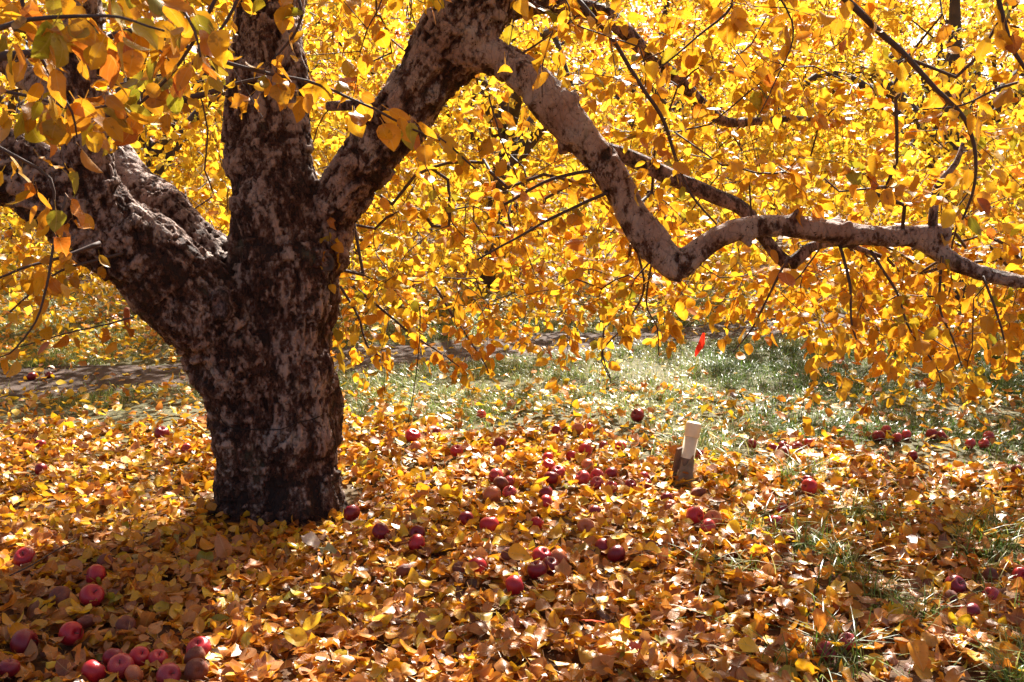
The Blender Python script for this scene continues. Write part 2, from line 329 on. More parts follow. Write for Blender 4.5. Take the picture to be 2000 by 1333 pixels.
# which limb each vertex lies nearest to
names = list(dense); best = np.full(len(co), 1e9); own = np.zeros(len(co), int); tang = np.zeros_like(co); loc_r = np.zeros(len(co))
for i, k_ in enumerate(names):
    D = dense[k_]; T = nrm(np.gradient(D[:, :3], axis=0))
    for s in range(0, len(co), 20000):
        dd = np.linalg.norm(co[s:s+20000, None]-D[None, :, :3], axis=2); j = dd.argmin(1); dm = dd[np.arange(len(j)), j]-D[j, 3]
        b = dm < best[s:s+20000]; idx = np.arange(s, s+len(j))[b]; best[idx] = dm[b]; own[idx] = i; tang[idx] = T[j[b]]; loc_r[idx] = D[j[b], 3]
plate = np.zeros(len(co)); disp = np.zeros(len(co))
for i in range(len(co)):
    p = Vector(co[i]); t = Vector(tang[i]); al = p.dot(t); q = p - t*al
    big = min(1., loc_r[i]/.12)
    rid = noise.noise(q*7+t*al*1.4+Vector((3, 1, 2)))            # long ridges along the grain
    n1 = noise.fractal(q*13+t*al*6, .8, 2.1, 4); n2 = noise.noise(q*42+t*al*18)
    n3 = noise.noise(p*3.3+Vector((9, 9, 9)))
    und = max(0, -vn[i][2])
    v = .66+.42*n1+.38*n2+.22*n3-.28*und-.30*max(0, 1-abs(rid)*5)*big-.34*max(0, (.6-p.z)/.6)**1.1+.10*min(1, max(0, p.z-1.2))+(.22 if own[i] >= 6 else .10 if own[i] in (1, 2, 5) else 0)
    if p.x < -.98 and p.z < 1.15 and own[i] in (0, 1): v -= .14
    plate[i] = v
    crk = 0.
    if loc_r[i] > .05:
        vd = noise.voronoi(q*17+t*al*7+Vector((n2, n1, n2))*.8)[0]; crk = max(0., 1-(vd[1]-vd[0])*4.5)*min(1, (loc_r[i]-.05)/.06)
        v -= .34*crk; plate[i] = v
    sm = min(1, max(0, (v-.35)/.3))
    disp[i] = big*(.020*rid-.012*max(0, 1-abs(rid)*6)) + (.003+.004*big)*sm + .004*n2*big - .008*crk*big + .012*big*noise.noise(p*5)
co = co+vn*disp[:, None]; vn = vnorm(co, fq)
apple_tree = empty('apple_tree', (-.93, 4.25, 0)); TL = Vector(apple_tree.location)
tag(apple_tree, 'old apple tree with thick mottled trunk, arching limbs and yellow leaves in front', 'tree')
part_of = {'main': 0, 'left': 1, 'left_rear': 2, 'left_up': 3, 'left_far': 4, 'right': 5, 'arch': 6, 'elbow': 6, 'right_tip': 6}
pid = np.array([part_of[n] for n in names])[own]
pid = np.where((pid <= 1) & (co[:, 2] < 1.0), 0, pid); pid = np.where((pid == 5) & (co[:, 2] < 1.3), 0, pid); pid = np.where((pid == 2) & (co[:, 2] < 1.05), 0, pid)
fp = pid[fq[:, 0]]
def sub_mesh(sel, nm, par, m, off):
    f = fq[sel]; u, inv = np.unique(f, return_inverse=True)
    me = mesh_np(nm, co[u]-off, inv.reshape(-1, 4), True, {'plate': ('FLOAT', plate[u])})
    if len(me.vertices) == len(u):
        try: me.normals_split_custom_set_from_vertices(vn[u].tolist())
        except Exception as e: print('nrm', e)
    return link(nm, me, par, m)
off = np.array(TL)
labs = {0: ('trunk', 'thick upright trunk with flaking grey and dark brown bark'), 1: ('limb', 'heavy left limb leaning out of the picture'), 2: ('limb', 'slimmer limb behind the heavy left one'), 3: ('limb', 'limb rising from the left limb'), 4: ('limb', 'limb at the far left edge'), 5: ('limb', 'right limb rising from the trunk'), 6: ('limb', 'arching limb that dips to an elbow and runs out level to the right')}
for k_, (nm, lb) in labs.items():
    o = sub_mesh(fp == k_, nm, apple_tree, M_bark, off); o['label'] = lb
def P_(x): return np.array(x)-off
# cut scar, wire
def disc_knot(c, nrm_, r, name, m, squash=1.6):
    n = Vector(nrm_).normalized(); a = n.orthogonal().normalized(); b = n.cross(a)
    z = Vector((0, 0, 1)); b = (z-n*z.dot(n)).normalized(); a = n.cross(b); V, Fq_ = [], []; K = 28
    prof = [(1.35, -.03), (1.2, .012), (1.0, .018), (.80, .004), (.6, -.002), (.42, -.003), (.2, .0), (.0, .001)]
    for (rr, h) in prof:
        for j in range(K):
            th = 2*math.pi*j/K; q = rr*r*(1+.22*noise.noise(Vector((math.cos(th)*1.6, math.sin(th)*1.6, rr*.6)))); h += .006*noise.noise(Vector((math.cos(th)*rr*3, math.sin(th)*rr*3, r*90)))
            V.append(Vector(c)+a*math.cos(th)*q+b*math.sin(th)*q*squash+n*h*r/.04)
    for i in range(len(prof)-1):
        for j in range(K): Fq_.append([i*K+j, i*K+(j+1) % K, (i+1)*K+(j+1) % K, (i+1)*K+j])
    return link(name, mesh_np(name, np.array(V)-off, np.array(Fq_), True, {'plate': ('FLOAT', [.75 if i//K >= 4 else .35 for i in range(len(V))])}), apple_tree, m)
def surf(px, py, tol=.02):            # front-most wood point seen at a pixel
    a, b, d = proj(co); s = (abs(a-px) < 6) & (abs(b-py) < 6)
    return (co[s][d[s].argmin()], vn[s][d[s].argmin()]) if s.any() else (np.array(W(px, py, 4.05)), np.array([0, -1., 0]))
c_, n_ = surf(430, 600); kn = disc_knot(c_+n_*.0, (n_[0]*.3, -1, -.05), .030, 'knot', M_branch, 1.7); kn['label'] = 'oval healed cut scar in the crotch'
c_, n_ = surf(640, 512); kn = disc_knot(c_-np.array([0, -.02, 0]), (.25, -1, -.05), .030, 'knot', M_farbark, 1.15); kn['label'] = 'dark round burl below the right limb'
wp = [(408,800),(440,836),(500,842),(545,838),(580,826),(620,812),(655,800),(664,798)]
pts = []
for a, b in wp:
    c_, n_ = surf(min(max(a, 424), 655), b); pts.append((Vector(c_)+Vector(n_)*.002, .0022))
v, ff = tube(catmull(pts, .02), 6); M_wire = simple('dark_cord', (.03, .018, .014), .7)
o = link('cord', mesh_np('cord', v-off, ff), apple_tree, M_wire); o['label'] = 'thin dark cord tied round the trunk'

# ------------------------------------------------------------------ hand-placed thin branches of the main tree (px, py, width, distance)
BR = [
 ([(1175,290,30,3.9),(1240,312,32,3.97),(1300,342,32,4.0),(1380,375,30,4.03),(1450,410,28,4.03),(1490,460,26,4.0),(1520,500,28,3.98),(1548,513,30,3.97),(1582,484,22,3.97),(1640,476,13,3.97),(1720,500,8,4)], 'slim crooked branch behind the level limb', M_branch, .1),
 ([(930,60,64,4.15),(985,22,46,4.2),(1060,6,42,4.2),(1130,16,38,4.2),(1190,36,34,4.2),(1250,92,28,4.2),(1320,150,24,4.25),(1380,212,24,4.3),(1420,240,18,4.35),(1490,237,14,4.4),(1560,233,11,4.4),(1640,238,6,4.4)], 'upper branch bending down to the right', M_branch, .3),
 ([(1130,0,12,3.7),(1200,85,11,3.65),(1250,165,10,3.6),(1290,225,10,3.6),(1320,310,8,3.6),(1345,370,7,3.6),(1400,440,5,3.6)], 'thin drooping branch', M_twig, .6),
 ([(1632,-20,18,3.1),(1700,45,16,3.1),(1760,100,14,3.1),(1830,175,12,3.1),(1885,235,11,3.1),(1905,310,9,3.1),(1898,380,8,3.1),(1880,430,6,3.1)], 'dark branch hanging from the top right', M_twig, 1.),
 ([(1945,-30,12,2.7),(1970,80,11,2.7),(2010,150,9,2.7),(2080,300,6,2.7)], 'dark twig at the right edge', M_twig, 1.),
 ([(1822,442,18,3.66),(1824,400,16,3.66),(1828,365,14,3.68),(1868,320,12,3.7),(1880,280,8,3.72)], 'short upright stub shoot', M_branch, .2),
 ([(640,208,18,4.3),(700,206,22,4.25),(770,222,26,4.2)], 'short stub behind the right limb', M_branch, 0),
 ([(212,232,26,3.9),(270,222,22,3.85),(330,202,18,3.8),(400,184,15,3.8),(450,168,10,3.8),(520,150,6,3.8)], 'branch crossing behind the leaves', M_twig, .7),
 ([(0,110,24,2.6),(60,104,20,2.6),(180,85,15,2.6),(260,60,13,2.6),(340,82,12,2.6),(450,126,10,2.6),(600,160,9,2.6),(700,200,7,2.6),(800,252,6,2.6),(860,275,4,2.6)], 'long twig reaching across the trunk', M_twig, 1.1),
 ([(430,-20,10,2.2),(390,60,9,2.2),(330,150,8,2.2),(260,215,7,2.2),(190,290,5,2.2)], 'twig slanting down to the left', M_twig, 1.4),
 ([(-20,60,14,1.55),(60,40,11,1.5),(150,30,9,1.5),(230,35,7,1.45),(320,60,5,1.4)], 'near twig with large blurred leaves', M_twig, 1.6),
 ([(-30,-30,12,1.6),(80,-10,9,1.6),(200,-30,8,1.6),(330,-40,6,1.6)], 'near twig along the top left', M_twig, 1.6),
 ([(30,-60,10,1.9),(60,60,9,1.9),(100,150,8,1.9),(140,220,6,1.9),(150,270,4,1.9)], 'near twig hanging at the left', M_twig, 2.2),
 ([(480,-40,9,2.4),(440,40,8,2.4),(380,120,7,2.35),(300,150,6,2.3),(210,170,4,2.3)], 'crossing twig near the top', M_twig, 1.3),
 ([(-40,170,10,2.0),(60,190,8,2.0),(150,215,7,1.95),(230,200,5,1.9)], 'near twig with drooping shaded leaves', M_twig, 2.0),
 ([(560,-50,8,2.7),(590,30,7,2.7),(560,90,6,2.7),(520,130,4,2.7)], 'short twig in front of the upright trunk', M_twig, 1.5),
 ([(200,-60,9,1.7),(240,-10,8,1.7),(270,50,6,1.7),(330,120,4,1.7)], 'near twig with big olive leaves', M_twig, 2.2),
 ([(1400,-60,8,3.0),(1430,10,7,3.0),(1340,90,5,3.0),(1280,140,4,3.0)], 'twig from above with leaves over the upper branch', M_twig, 1.3),
 ([(1500,-40,5,3.2),(1550,60,4,3.2),(1500,190,3,3.2),(1478,232,3,3.2)], 'long thin upright twig', M_twig, .8),
 ([(2050,150,9,3.0),(1960,170,7,3.0),(1880,205,5,3.0),(1800,215,4,3.0)], 'twig from the right edge', M_twig, 1.2),
 ([(300,-60,10,1.8),(350,10,9,1.8),(380,60,7,1.75),(390,110,5,1.7)], 'near twig hanging at the top', M_twig, 2.0),
 ([(-40,270,12,2.1),(40,310,9,2.1),(100,350,8,2.1),(106,400,6,2.1),(102,460,4,2.1)], 'sunlit twig with hanging leaves at the left', M_twig, 1.5),
 ([(130,380,7,3.2),(106,470,7,3.1),(90,560,6,3.05),(70,630,5,3.0),(20,690,4,3.0),(-20,700,3,3)], 'drooping twig below the left limb', M_twig, .9),
 ([(195,475,12,3.6),(130,500,9,3.5),(60,520,7,3.4),(-40,560,5,3.3)], 'twig under the left limb', M_twig, 1.2),
 ([(240,495,8,3.8),(180,510,7,3.8),(100,540,6,3.7),(20,610,5,3.6)], 'twig under the left limb trailing low', M_twig, 1.2),
 ([(262,620,5,3.7),(180,640,4,3.7),(100,660,4,3.6),(30,680,3,3.5)], 'lowest twig below the left limb', M_twig, .9),
 ([(1240,470,7,4.2),(1258,560,6,4.2),(1225,630,5,4.2),(1175,690,4,4.2),(1190,740,3,4.2)], 'bare dangling twig', M_twig, .22),
 ([(1280,480,7,4.2),(1262,590,5,4.2),(1284,640,4,4.2),(1286,695,3,4.2)], 'bare dangling twig', M_twig, .1),
 ([(1180,640,5,4.2),(1178,700,4,4.2),(1192,740,3,4.2),(1188,752,2,4.2)], 'bare dangling twig', M_twig, .6),
 ([(820,600,4,4.3),(818,680,3,4.3),(808,760,3,4.3),(797,830,2,4.3)], 'bare hanging shoot near the ground', M_twig, .35),
 ([(690,560,8,4.6),(740,600,7,4.5),(800,650,6,4.4),(860,690,4,4.4),(900,720,3,4.4)], 'leafy twig right of the trunk', M_twig, 1.6),
 ([(665,560,7,4.6),(700,620,6,4.5),(720,680,5,4.4),(760,705,3,4.4)], 'leafy twig beside the trunk', M_twig, 1.6),
 ([(850,560,7,4.6),(900,640,6,4.5),(940,700,4,4.4),(955,730,3,4.4)], 'leafy twig hanging over the grass', M_twig, 1.3),
 ([(1700,490,9,3.7),(1750,570,7,3.6),(1780,650,6,3.5),(1830,720,4,3.45),(1840,770,3,3.4)], 'low drooping twig at the right', M_twig, 1.6),
 ([(1640,480,8,3.7),(1660,560,7,3.6),(1665,640,5,3.5),(1680,680,4,3.5)], 'drooping leafy twig', M_twig, 1.5),
 ([(1540,500,7,3.9),(1500,580,6,3.8),(1470,640,5,3.8),(1430,690,3,3.8)], 'leafy twig over the lit grass', M_twig, 1.2),
 ([(1840,500,8,3.6),(1835,600,6,3.6),(1860,660,5,3.5),(1880,720,3,3.5)], 'drooping leafy twig', M_twig, 1.5),
 ([(1920,540,7,3.6),(1950,620,6,3.5),(1965,680,4,3.5)], 'drooping leafy twig', M_twig, 1.5),
 ([(770,235,8,3.6),(820,250,7,3.5),(870,280,6,3.45),(930,330,5,3.4)], 'twig with leaves over the right limb', M_twig, 1.4),
 ([(985,400,7,3.9),(1080,350,8,3.85),(1180,330,9,3.85)], 'twig meeting the arching limb', M_twig, .9),
 ([(910,520,5,3.8),(1000,470,6,3.8),(1090,420,8,3.8),(1200,370,9,3.85)], 'twig slanting from the arching limb', M_twig, 1.2),
 ([(955,190,5,3.6),(985,290,4,3.6),(1010,350,4,3.6)], 'thin twig under the arch', M_twig, .8),
 ([(1080,60,4,3.5),(1060,130,4,3.5),(1058,190,3,3.5)], 'thin twig hanging above the arch', M_twig, .8),
]
def twig_leaves(D, dens, q, size, near):
    seg = np.linalg.norm(np.diff(D[:, :3], axis=0), axis=1); L = seg.sum(); n = int(L*32*dens*(1.0 if near > 2.3 else 1.35))
    if n < 1: return None
    t = np.sort(rng.random(n)*.97)*L; cum = np.r_[0, np.cumsum(seg)]
    P = np.stack([np.interp(t, cum, D[:, c]) for c in range(3)], 1); T = nrm(np.gradient(D[:, :3], axis=0)); Tt = np.stack([np.interp(t, cum, T[:, c]) for c in range(3)], 1)
    side = nrm(rng.normal(0, 1, (n, 3))*[1, 1, .5]); A = nrm(side*.75+Tt*.45+[[0, 0, -.75]])
    P = P+side*.012+A*size*.35+rng.normal(0, .016, (n, 3))
    return P, A, rng.normal(0, 1, (n, 3))*[.8, .8, .5]+[[0, -.25, .7]]
for pts_, lb, m_, dens in BR:
    D = catmull([(W(a, b, d), w_/2*d/F*(.78 if m_ is M_twig else 1)) for a, b, w_, d in pts_], .03)
    for i in range(1, len(D)): D[i, :3] += .004*np.array(noise.noise_vector(Vector(D[i, :3]*9)))
    v, ff = tube(D, 10 if D[:, 3].max() > .02 else 6, .12)
    o = link('branch' if D[:, 3].max() > .016 else 'twig', mesh_np('branch', v-off, ff, True, {'plate': ('FLOAT', np.full(len(v), .55))}), apple_tree, m_); o['label'] = lb
    near = min(p[3] for p in pts_)
    r_ = twig_leaves(D, dens, 'hi', .075, near)
    if r_: leaves('leaves', r_[0]-off, r_[1], r_[2], rng.uniform(.045, .078, len(r_[0]))*(.85 if near < 2.4 else 1), rand_tint(len(r_[0]), .55 if near < 3 else .4, .25, .28 if near < 2.4 else .07), 'hi', M_near, o)  # nearest leaves tinted greener, shade put into their colour

# ------------------------------------------------------------------ crown growing
def grow(seed_pts, targets, rmin=.0013, spray=.32, nleaf=(10, 18), droop=.5, jit=.035, step=.11, rcap=.0075):
    """connect each target to the nearest wood already there; returns twig edges and leaf frames"""
    pos = list(seed_pts); par = [-1]*len(pos); A = np.array(pos)
    d0 = np.array([np.linalg.norm(A-t, axis=1).min() for t in targets]); order = np.argsort(d0)
    cap = len(pos)+len(targets)*30; buf = np.empty((cap, 3)); buf[:len(pos)] = A; n = len(pos); par = np.full(cap, -1)
    LP, LA = [], []
    for ti in order:
        t = targets[ti]; d = np.linalg.norm(buf[:n]-t, axis=1); j = int(d.argmin()); L = d[j]; k = max(1, int(L/step)); a = buf[j].copy(); cur = j
        sag = rng.normal(0, .12)*L; side = rng.normal(0, .1, 3)*L
        for s in range(1, k+1):
            f = s/k; p = a+(t-a)*f+(side+[0, 0, sag+.15*L])*math.sin(f*math.pi)+rng.normal(0, jit*.35, 3)*(s < k)
            buf[n] = p; par[n] = cur; cur = n; n += 1
        # spray
        dr = nrm(t-a+rng.normal(0, .5, 3)*L+[0, 0, -.2*L]); nl = rng.integers(*nleaf); ns = 4; p = t.copy(); ds = spray*rng.uniform(.6, 1.3)
        prev = p
        for s in range(ns):
            dr = nrm(dr+rng.normal(0, .25, 3)+[0, 0, -droop*.35]); p = prev+dr*ds/ns
            if n < cap: buf[n] = p; par[n] = cur; cur = n; n += 1
            for _ in range(nl//ns):
                f = rng.random(); sd_ = nrm(rng.normal(0, 1, 3)); q = prev+(p-prev)*f
                ax = nrm(sd_*[1, 1, .5]*.9+dr*.5+[0, 0, -droop*rng.uniform(0, 1.3)]); LP.append(q+ax*.022+sd_*.02*rng.random()); LA.append(ax)
            prev = p
    par = par[:n]; buf = buf[:n]; cnt = np.zeros(n)
    leafn = np.ones(n, bool); leafn[par[par >= 0]] = False; cnt[leafn] = 1
    for i in range(n-1, -1, -1):
        if par[i] >= 0: cnt[par[i]] += cnt[i]
    e = np.where(par >= 0)[0]; r = rmin*np.sqrt(np.maximum(cnt, 1))**.95
    r = np.minimum(r, rcap); return buf[par[e]], buf[e], np.minimum(r[par[e]], r[e]*1.5), r[e], np.array(LP), np.array(LA)
wood_line = np.concatenate([dense[k_][:, :3] for k_ in names]); wl_px, wl_py, wl_d = proj(wood_line)
wl_r = np.concatenate([dense[k_][:, 3] for k_ in names])*F/wl_d
vis_line = (wl_px > -50) & (wl_px < 2050) & (wl_py > -30)
def hides_wood(T, margin=30):
    a, b, d = proj(T); out = np.zeros(len(T), bool)
    for i in range(len(T)):
        dd = np.hypot(wl_px[vis_line]-a[i], wl_py[vis_line]-b[i])-wl_r[vis_line]
        out[i] = ((dd < margin) & (wl_d[vis_line]+.05 > d[i])).any()
    return out
LOW = ([-400, 0, 330, 420, 660, 900, 1150, 1350, 1480, 1620, 1760, 1900, 2050, 2500], [500, 520, 520, 560, 620, 625, 605, 590, 590, 640, 690, 685, 690, 690])
def zone(n, px, py, Y, keep=None, bias=1.0):
    T = []
    while len(T) < n:
        a, b = rng.uniform(*px), rng.uniform(*py); y = rng.uniform(*Y)
        if b > np.interp(a, *LOW)+rng.normal(0, 18): continue
        if keep and not keep(a, b): continue
        p = np.array(W(a, b, y))
        if p[2] < .35: continue
        T.append(p)
    return np.array(T)
T_rear = np.concatenate([zone(760, (-500, 2500), (-260, 700), (4.9, 7.4)), zone(170, (560, 2300), (300, 700), (5.0, 7.6))])
a_, b_, _ = proj(T_rear); T_rear = T_rear[~((a_ > 1200) & (a_ < 1950) & (b_ < 330) & (rng.random(len(a_)) < .72))]
T_right = zone(150, (1000, 2350), (-150, 700), (3.5, 4.9))
T_right = np.concatenate([T_right, zone(85, (1380, 2250), (470, 720), (3.9, 5.0))])
T_mid = zone(60, (640, 1350), (330, 640), (4.0, 5.0))
T_left = zone(60, (-450, 420), (-200, 600), (4.2, 5.6), lambda a, b: b > 380 or b < 250)
T_top = zone(26, (250, 1000), (-150, 140), (2.9, 3.9))
# roof of the crown, above the frame
roof = []
while len(roof) < 640:
    x, y, z = rng.uniform(-5, 4.5), rng.uniform(.6, 7.6), rng.uniform(2.0, 4.3)
    if ((x+.6)/4.6)**2+((y-4)/4.0)**2+((z-1.7)/2.7)**2 > 1: continue
    a, b, d = proj(np.array([[x, y, z]]))
    if d[0] > .3 and b[0] > -140 and abs(a[0]-1000) < 1300: continue
    if noise.noise(Vector((x*1.35+5, (y-z)*1.35, z*.3))) < (-.06 if y < 4.2 else .07 if x < .2 else .10): continue  # clump thresholds shaped by position to steer shade and sun patches below
    roof.append((x, y, z))
for _ in range(60): roof.append((rng.uniform(-1.5, .2), rng.uniform(2.3, 3.8), rng.uniform(2.8, 3.3)))  # extra unseen sprays added to shade the near leaves at top left
roof = np.array(roof)
T_all = np.concatenate([T_rear, T_right, T_mid, T_left, T_top]); hw_ = hides_wood(T_all); T_all = T_all[~(hw_ & (rng.random(len(T_all)) < np.where(T_all[:, 0] > .6, .78, .94)))]
T_all = np.concatenate([T_all, roof])
e0, e1, r0, r1, LP, LA = grow(wood_line[::2], T_all, nleaf=(14, 22), droop=.35)
a, b, d = proj(LP); hw2 = hides_wood(LP, 4) & (d < 3.75)
keep = ~((hw2) & (rng.random(len(LP)) < .8)) & (LP[:, 2] > .12) & ~((a > 1325) & (a < 1408) & (b > 625) & (b < 715)); keep &= ~(LP[:, 1] > 7.5) | (LP[:, 2] > .2); LP, LA = LP[keep], LA[keep]
em = (e0+e1)/2; ke = ~((hides_wood(em, -4)) & (proj(em)[2] < 3.6)); 
v, f = edges_mesh(e0[ke], e1[ke], r0[ke], r1[ke], 5)
r0 = r0  # 
o = link('twigs', mesh_np('twigs', v-off, f, True), apple_tree, M_twig); o['label'] = 'mass of fine dark twigs through the crown'; o['kind'] = 'stuff'
NN = rng.normal(0, 1, (len(LP), 3))*[.7, .7, .5]+[[0, -.1, .9]]
dd = proj(LP)[2]; inview = (dd > 0) & (dd < 5.2) & (proj(LP)[1] > -150)
crown = leaves('crown', LP[~inview]-off, LA[~inview], NN[~inview], rng.uniform(.045, .075, (~inview).sum()), rand_tint((~inview).sum(), .26, .28, .10), 'mid', M_crown, apple_tree)
crown['label'] = 'spreading crown of golden yellow leaves'
c2 = leaves('leafy_skirt', LP[inview]-off, LA[inview], NN[inview], rng.uniform(.045, .076, inview.sum()), rand_tint(inview.sum(), .33, .28, .09), 'hi', M_near, apple_tree)
c2['label'] = 'nearer orange yellow leaves hanging low'
print('main leaves', len(LP), 'edges', len(e0))

# ------------------------------------------------------------------ background trees
def bg_tree(name, hgt, rad, base, ntar, nleaf, lsize, M_l, q='lo', seed=0, trunk_r=.14, lean=0):
    """a whole small tree about its own foot"""
    r_ = random.Random(seed); t = empty(name); segs = []
    fork = hgt*.3; tr = [(Vector((0, 0, -.1)), trunk_r*1.35), (Vector((lean*.1, 0, .25)), trunk_r), (Vector((lean*.3, .02, fork*.6)), trunk_r*.9), (Vector((lean*.5, 0, fork)), trunk_r*1.1)]
    top = tr[-1][0]; paths = [catmull(tr+[(top+Vector((lean*.2, 0, hgt*.25)), trunk_r*.6), (top+Vector((lean*.3, .1, hgt*.5)), trunk_r*.25)], .12)]
    limbs = []
    for k in range(6):
        an = k*1.05+r_.uniform(-.3, .3); L = rad*r_.uniform(.6, .8); dv = Vector((math.cos(an), math.sin(an), 0))
        s = top+Vector((0, 0, r_.uniform(-.15, .3)*fork))
        limbs.append(catmull([(s-dv*.03, trunk_r*.62), (s+dv*L*.35+Vector((0, 0, hgt*.2)), trunk_r*.42), (s+dv*L*.7+Vector((0, 0, hgt*.28)), trunk_r*.26), (s+dv*L+Vector((0, 0, hgt*.15)), trunk_r*.1)], .12))
    Vv, F4, F3, o_ = [], [], [], 0
    v, ff = tube(paths[0], 10, .3, seed); link('trunk', mesh_np('trunk', v, ff), t, M_farbark)
    for L_ in limbs:
        v, ff = tube(L_, 7, .3, seed); link('limb', mesh_np('limb', v, ff), t, M_farbark)
    wl = np.concatenate([paths[0][len(paths[0])//2:, :3]]+[x[:, :3] for x in limbs]); T = []
    while len(T) < ntar:
        p = rng.normal(0, 1, 3); p = nrm(p)*rng.uniform(.45, 1)**.6
        x, y, z = p[0]*rad, p[1]*rad, base+(hgt-base)*(.5+.5*p[2]) if True else 0
        zz = (z-base)/(hgt-base)
        if rng.random() < .35: z = base+rng.random()*.45*(hgt-base); kk = rng.uniform(.8, 1.08)/max(.2, math.hypot(p[0], p[1])); x *= kk; y *= kk 
        if noise.noise(Vector((x*.8+seed*3, y*.8, z*.8))) < -.18: continue
        T.append((x, y, z))
    e0, e1, a0, a1, lp, la = grow(wl, np.array(T), .0022, .42, nleaf, .5, .06, .3)
    v, f = edges_mesh(e0, e1, a0, a1, 3); o = link('twigs', mesh_np('twigs', v, f), t, M_twig); o['kind'] = 'stuff'
    n = len(lp); lp = lp+rng.normal(0, .05, (n, 3)); ok = lp[:, 2] > .1; lp, la = lp[ok], la[ok]; n = len(lp)
    leaves('crown', lp, la, rng.normal(0, .7, (n, 3))+[[0, -.1, .9]], rng.uniform(.8, 1.25, n)*lsize, rand_tint(n, .33, .28, .05), q, M_l, t, petiole=0)
    return t
def copy_tree(o, parent=None):
    c = o.copy(); col.objects.link(c)
    if parent: c.parent = parent
    for ch in [x for x in o.children]: copy_tree(ch, c)
    return c
pA = bg_tree('apple_tree', 4.4, 3.0, .42, 860, (20, 30), .078, M_far, 'lo', 3, .15, .3)
pB = bg_tree('apple_tree', 4.7, 3.1, .45, 900, (20, 30), .078, M_far, 'lo', 8, .14, -.2)
pC = bg_tree('woodland_tree', 8.5, 3.8, .8, 620, (20, 30), .15, M_orange, 'lo', 12, .16)
used = set()
def place(p, x, y, rz, s, label, group, cat='tree', mover=None):
    o = p if p.name not in used else copy_tree(p); used.add(p.name)
    o.location = (x, y, float(H(np.array(x), np.array(y)))); o.rotation_euler = (0, 0, rz); o.scale = (s, s, s)
    tag(o, label, cat, group)
    if mover:
        for ch in o.children:
            if ch.name.startswith('crown'): ch.material_slots[0].link = 'OBJECT'; ch.material_slots[0].material = mover
    return o
g1 = 'apple trees of the next row'
place(pA, -.25, 12.4, 0, 1, 'yellow apple tree in the next row whose dark trunk shows under the arching limb', g1)
place(pB, -3.72, 10.4, 1., .98, 'yellow apple tree behind the heavy left limb, left of the main trunk', g1)
place(pA, 4.9, 10.9, 2.2, 1.02, 'yellow apple tree in the next row behind the right end of the level limb', g1)
place(pB, 10.6, 13.6, 4.0, 1, 'yellow apple tree in the next row beyond the right edge', g1)
place(pA, -10.8, 10.6, 3.3, 1, 'yellow apple tree in the next row beyond the left edge', g1)
g2 = 'apple trees of the second row'
for i, (x, y, rz, s, lb) in enumerate([(-8.2, 16.6, .4, 1.15, 'far yellow apple tree of the second row at the left edge of the view'), (-2.6, 17.6, 2.0, 1.2, 'far yellow apple tree of the second row seen just right of the main trunk'), (2.6, 18.4, 4.4, 1.2, 'far yellow apple tree of the second row in the gap right of the arch'), (7.6, 18.8, 5.2, 1.2, 'far yellow apple tree of the second row behind the right hand twigs')]):
    place([pB, pA][i % 2], x, y, rz, s, lb, g2)
g3 = 'orange trees of the far wood'
for i, (x, y, rz, s, lb) in enumerate([(-14, 26, 0, 1., 'tall orange wood tree far away at the left'), (-6.5, 28, 1.5, 1.05, 'tall orange wood tree far behind the left limb'), (0, 29, 3.1, 1.0, 'tall orange wood tree far behind the arching limb'), (6, 27, 4.4, .82, 'shorter orange red wood tree far behind, upper right of centre'), (11.6, 28, 5.5, .95, 'tall orange wood tree far behind near the right edge'), (-3.4, 35, 2.2, 1.1, 'farthest orange wood tree, left of centre'), (3.2, 36, 5.1, 1.1, 'farthest orange wood tree, just right of centre'), (9.4, 36, .3, 1.1, 'farthest orange wood tree at the right')]):
    place(pC, x, y, rz, s, lb, g3)

# ------------------------------------------------------------------ apples
def apple_mat(name, c1, c2, c3, rough=.3, streak=1.):
    m, t, out = mat(name); g = NT(t); co = g.n('TexCoord').outputs['Object']; oi = g.n('ObjectInfo')
    va = g.n('VectorMath', operation='ADD'); g.l(co, va.inputs[0]); g.l(oi.outputs['Location'], va.inputs[1])
    mp = g.n('Mapping'); mp.inputs['Scale'].default_value = (1, 1, .25); g.l(va.outputs[0], mp.inputs[0])
    f = g.noise(mp.outputs[0], 70, 4, .7); f2 = g.noise(va.outputs[0], 16, 2)
    c = g.ramp(g.math('ADD', g.math('MULTIPLY', f, .5), g.math('MULTIPLY', f2, .5)), [(.32, c1), (.5, c2), (.68, c3)])
    vo = g.n('TexVoronoi'); vo.inputs['Scale'].default_value = 170; g.l(co, vo.inputs['Vector'])
    c = g.mix(g.math('MULTIPLY', g.ramp(vo.outputs['Distance'], [(.10, (1, 1, 1)), (.2, (0, 0, 0))]), .13), c, (.55, .3, .2))
    c = g.mix(g.math('MULTIPLY', oi.outputs['Random'], .16), c, (.10, .015, .02))
    p = g.n('BsdfPrincipled', i_Roughness=rough); g.l(c, p.inputs['Base Color']); p.inputs['Specular IOR Level'].default_value = .5
    p.inputs['Subsurface Weight'].default_value = .12; p.inputs['Subsurface Radius'].default_value = (.012, .004, .003)
    b = g.n('Bump', i_Strength=.25, i_Distance=.002); g.l(g.noise(co, 90, 3), b.inputs['Height']); g.l(b.outputs[0], p.inputs['Normal'])
    g.l(p.outputs[0], out.inputs['Surface']); return m
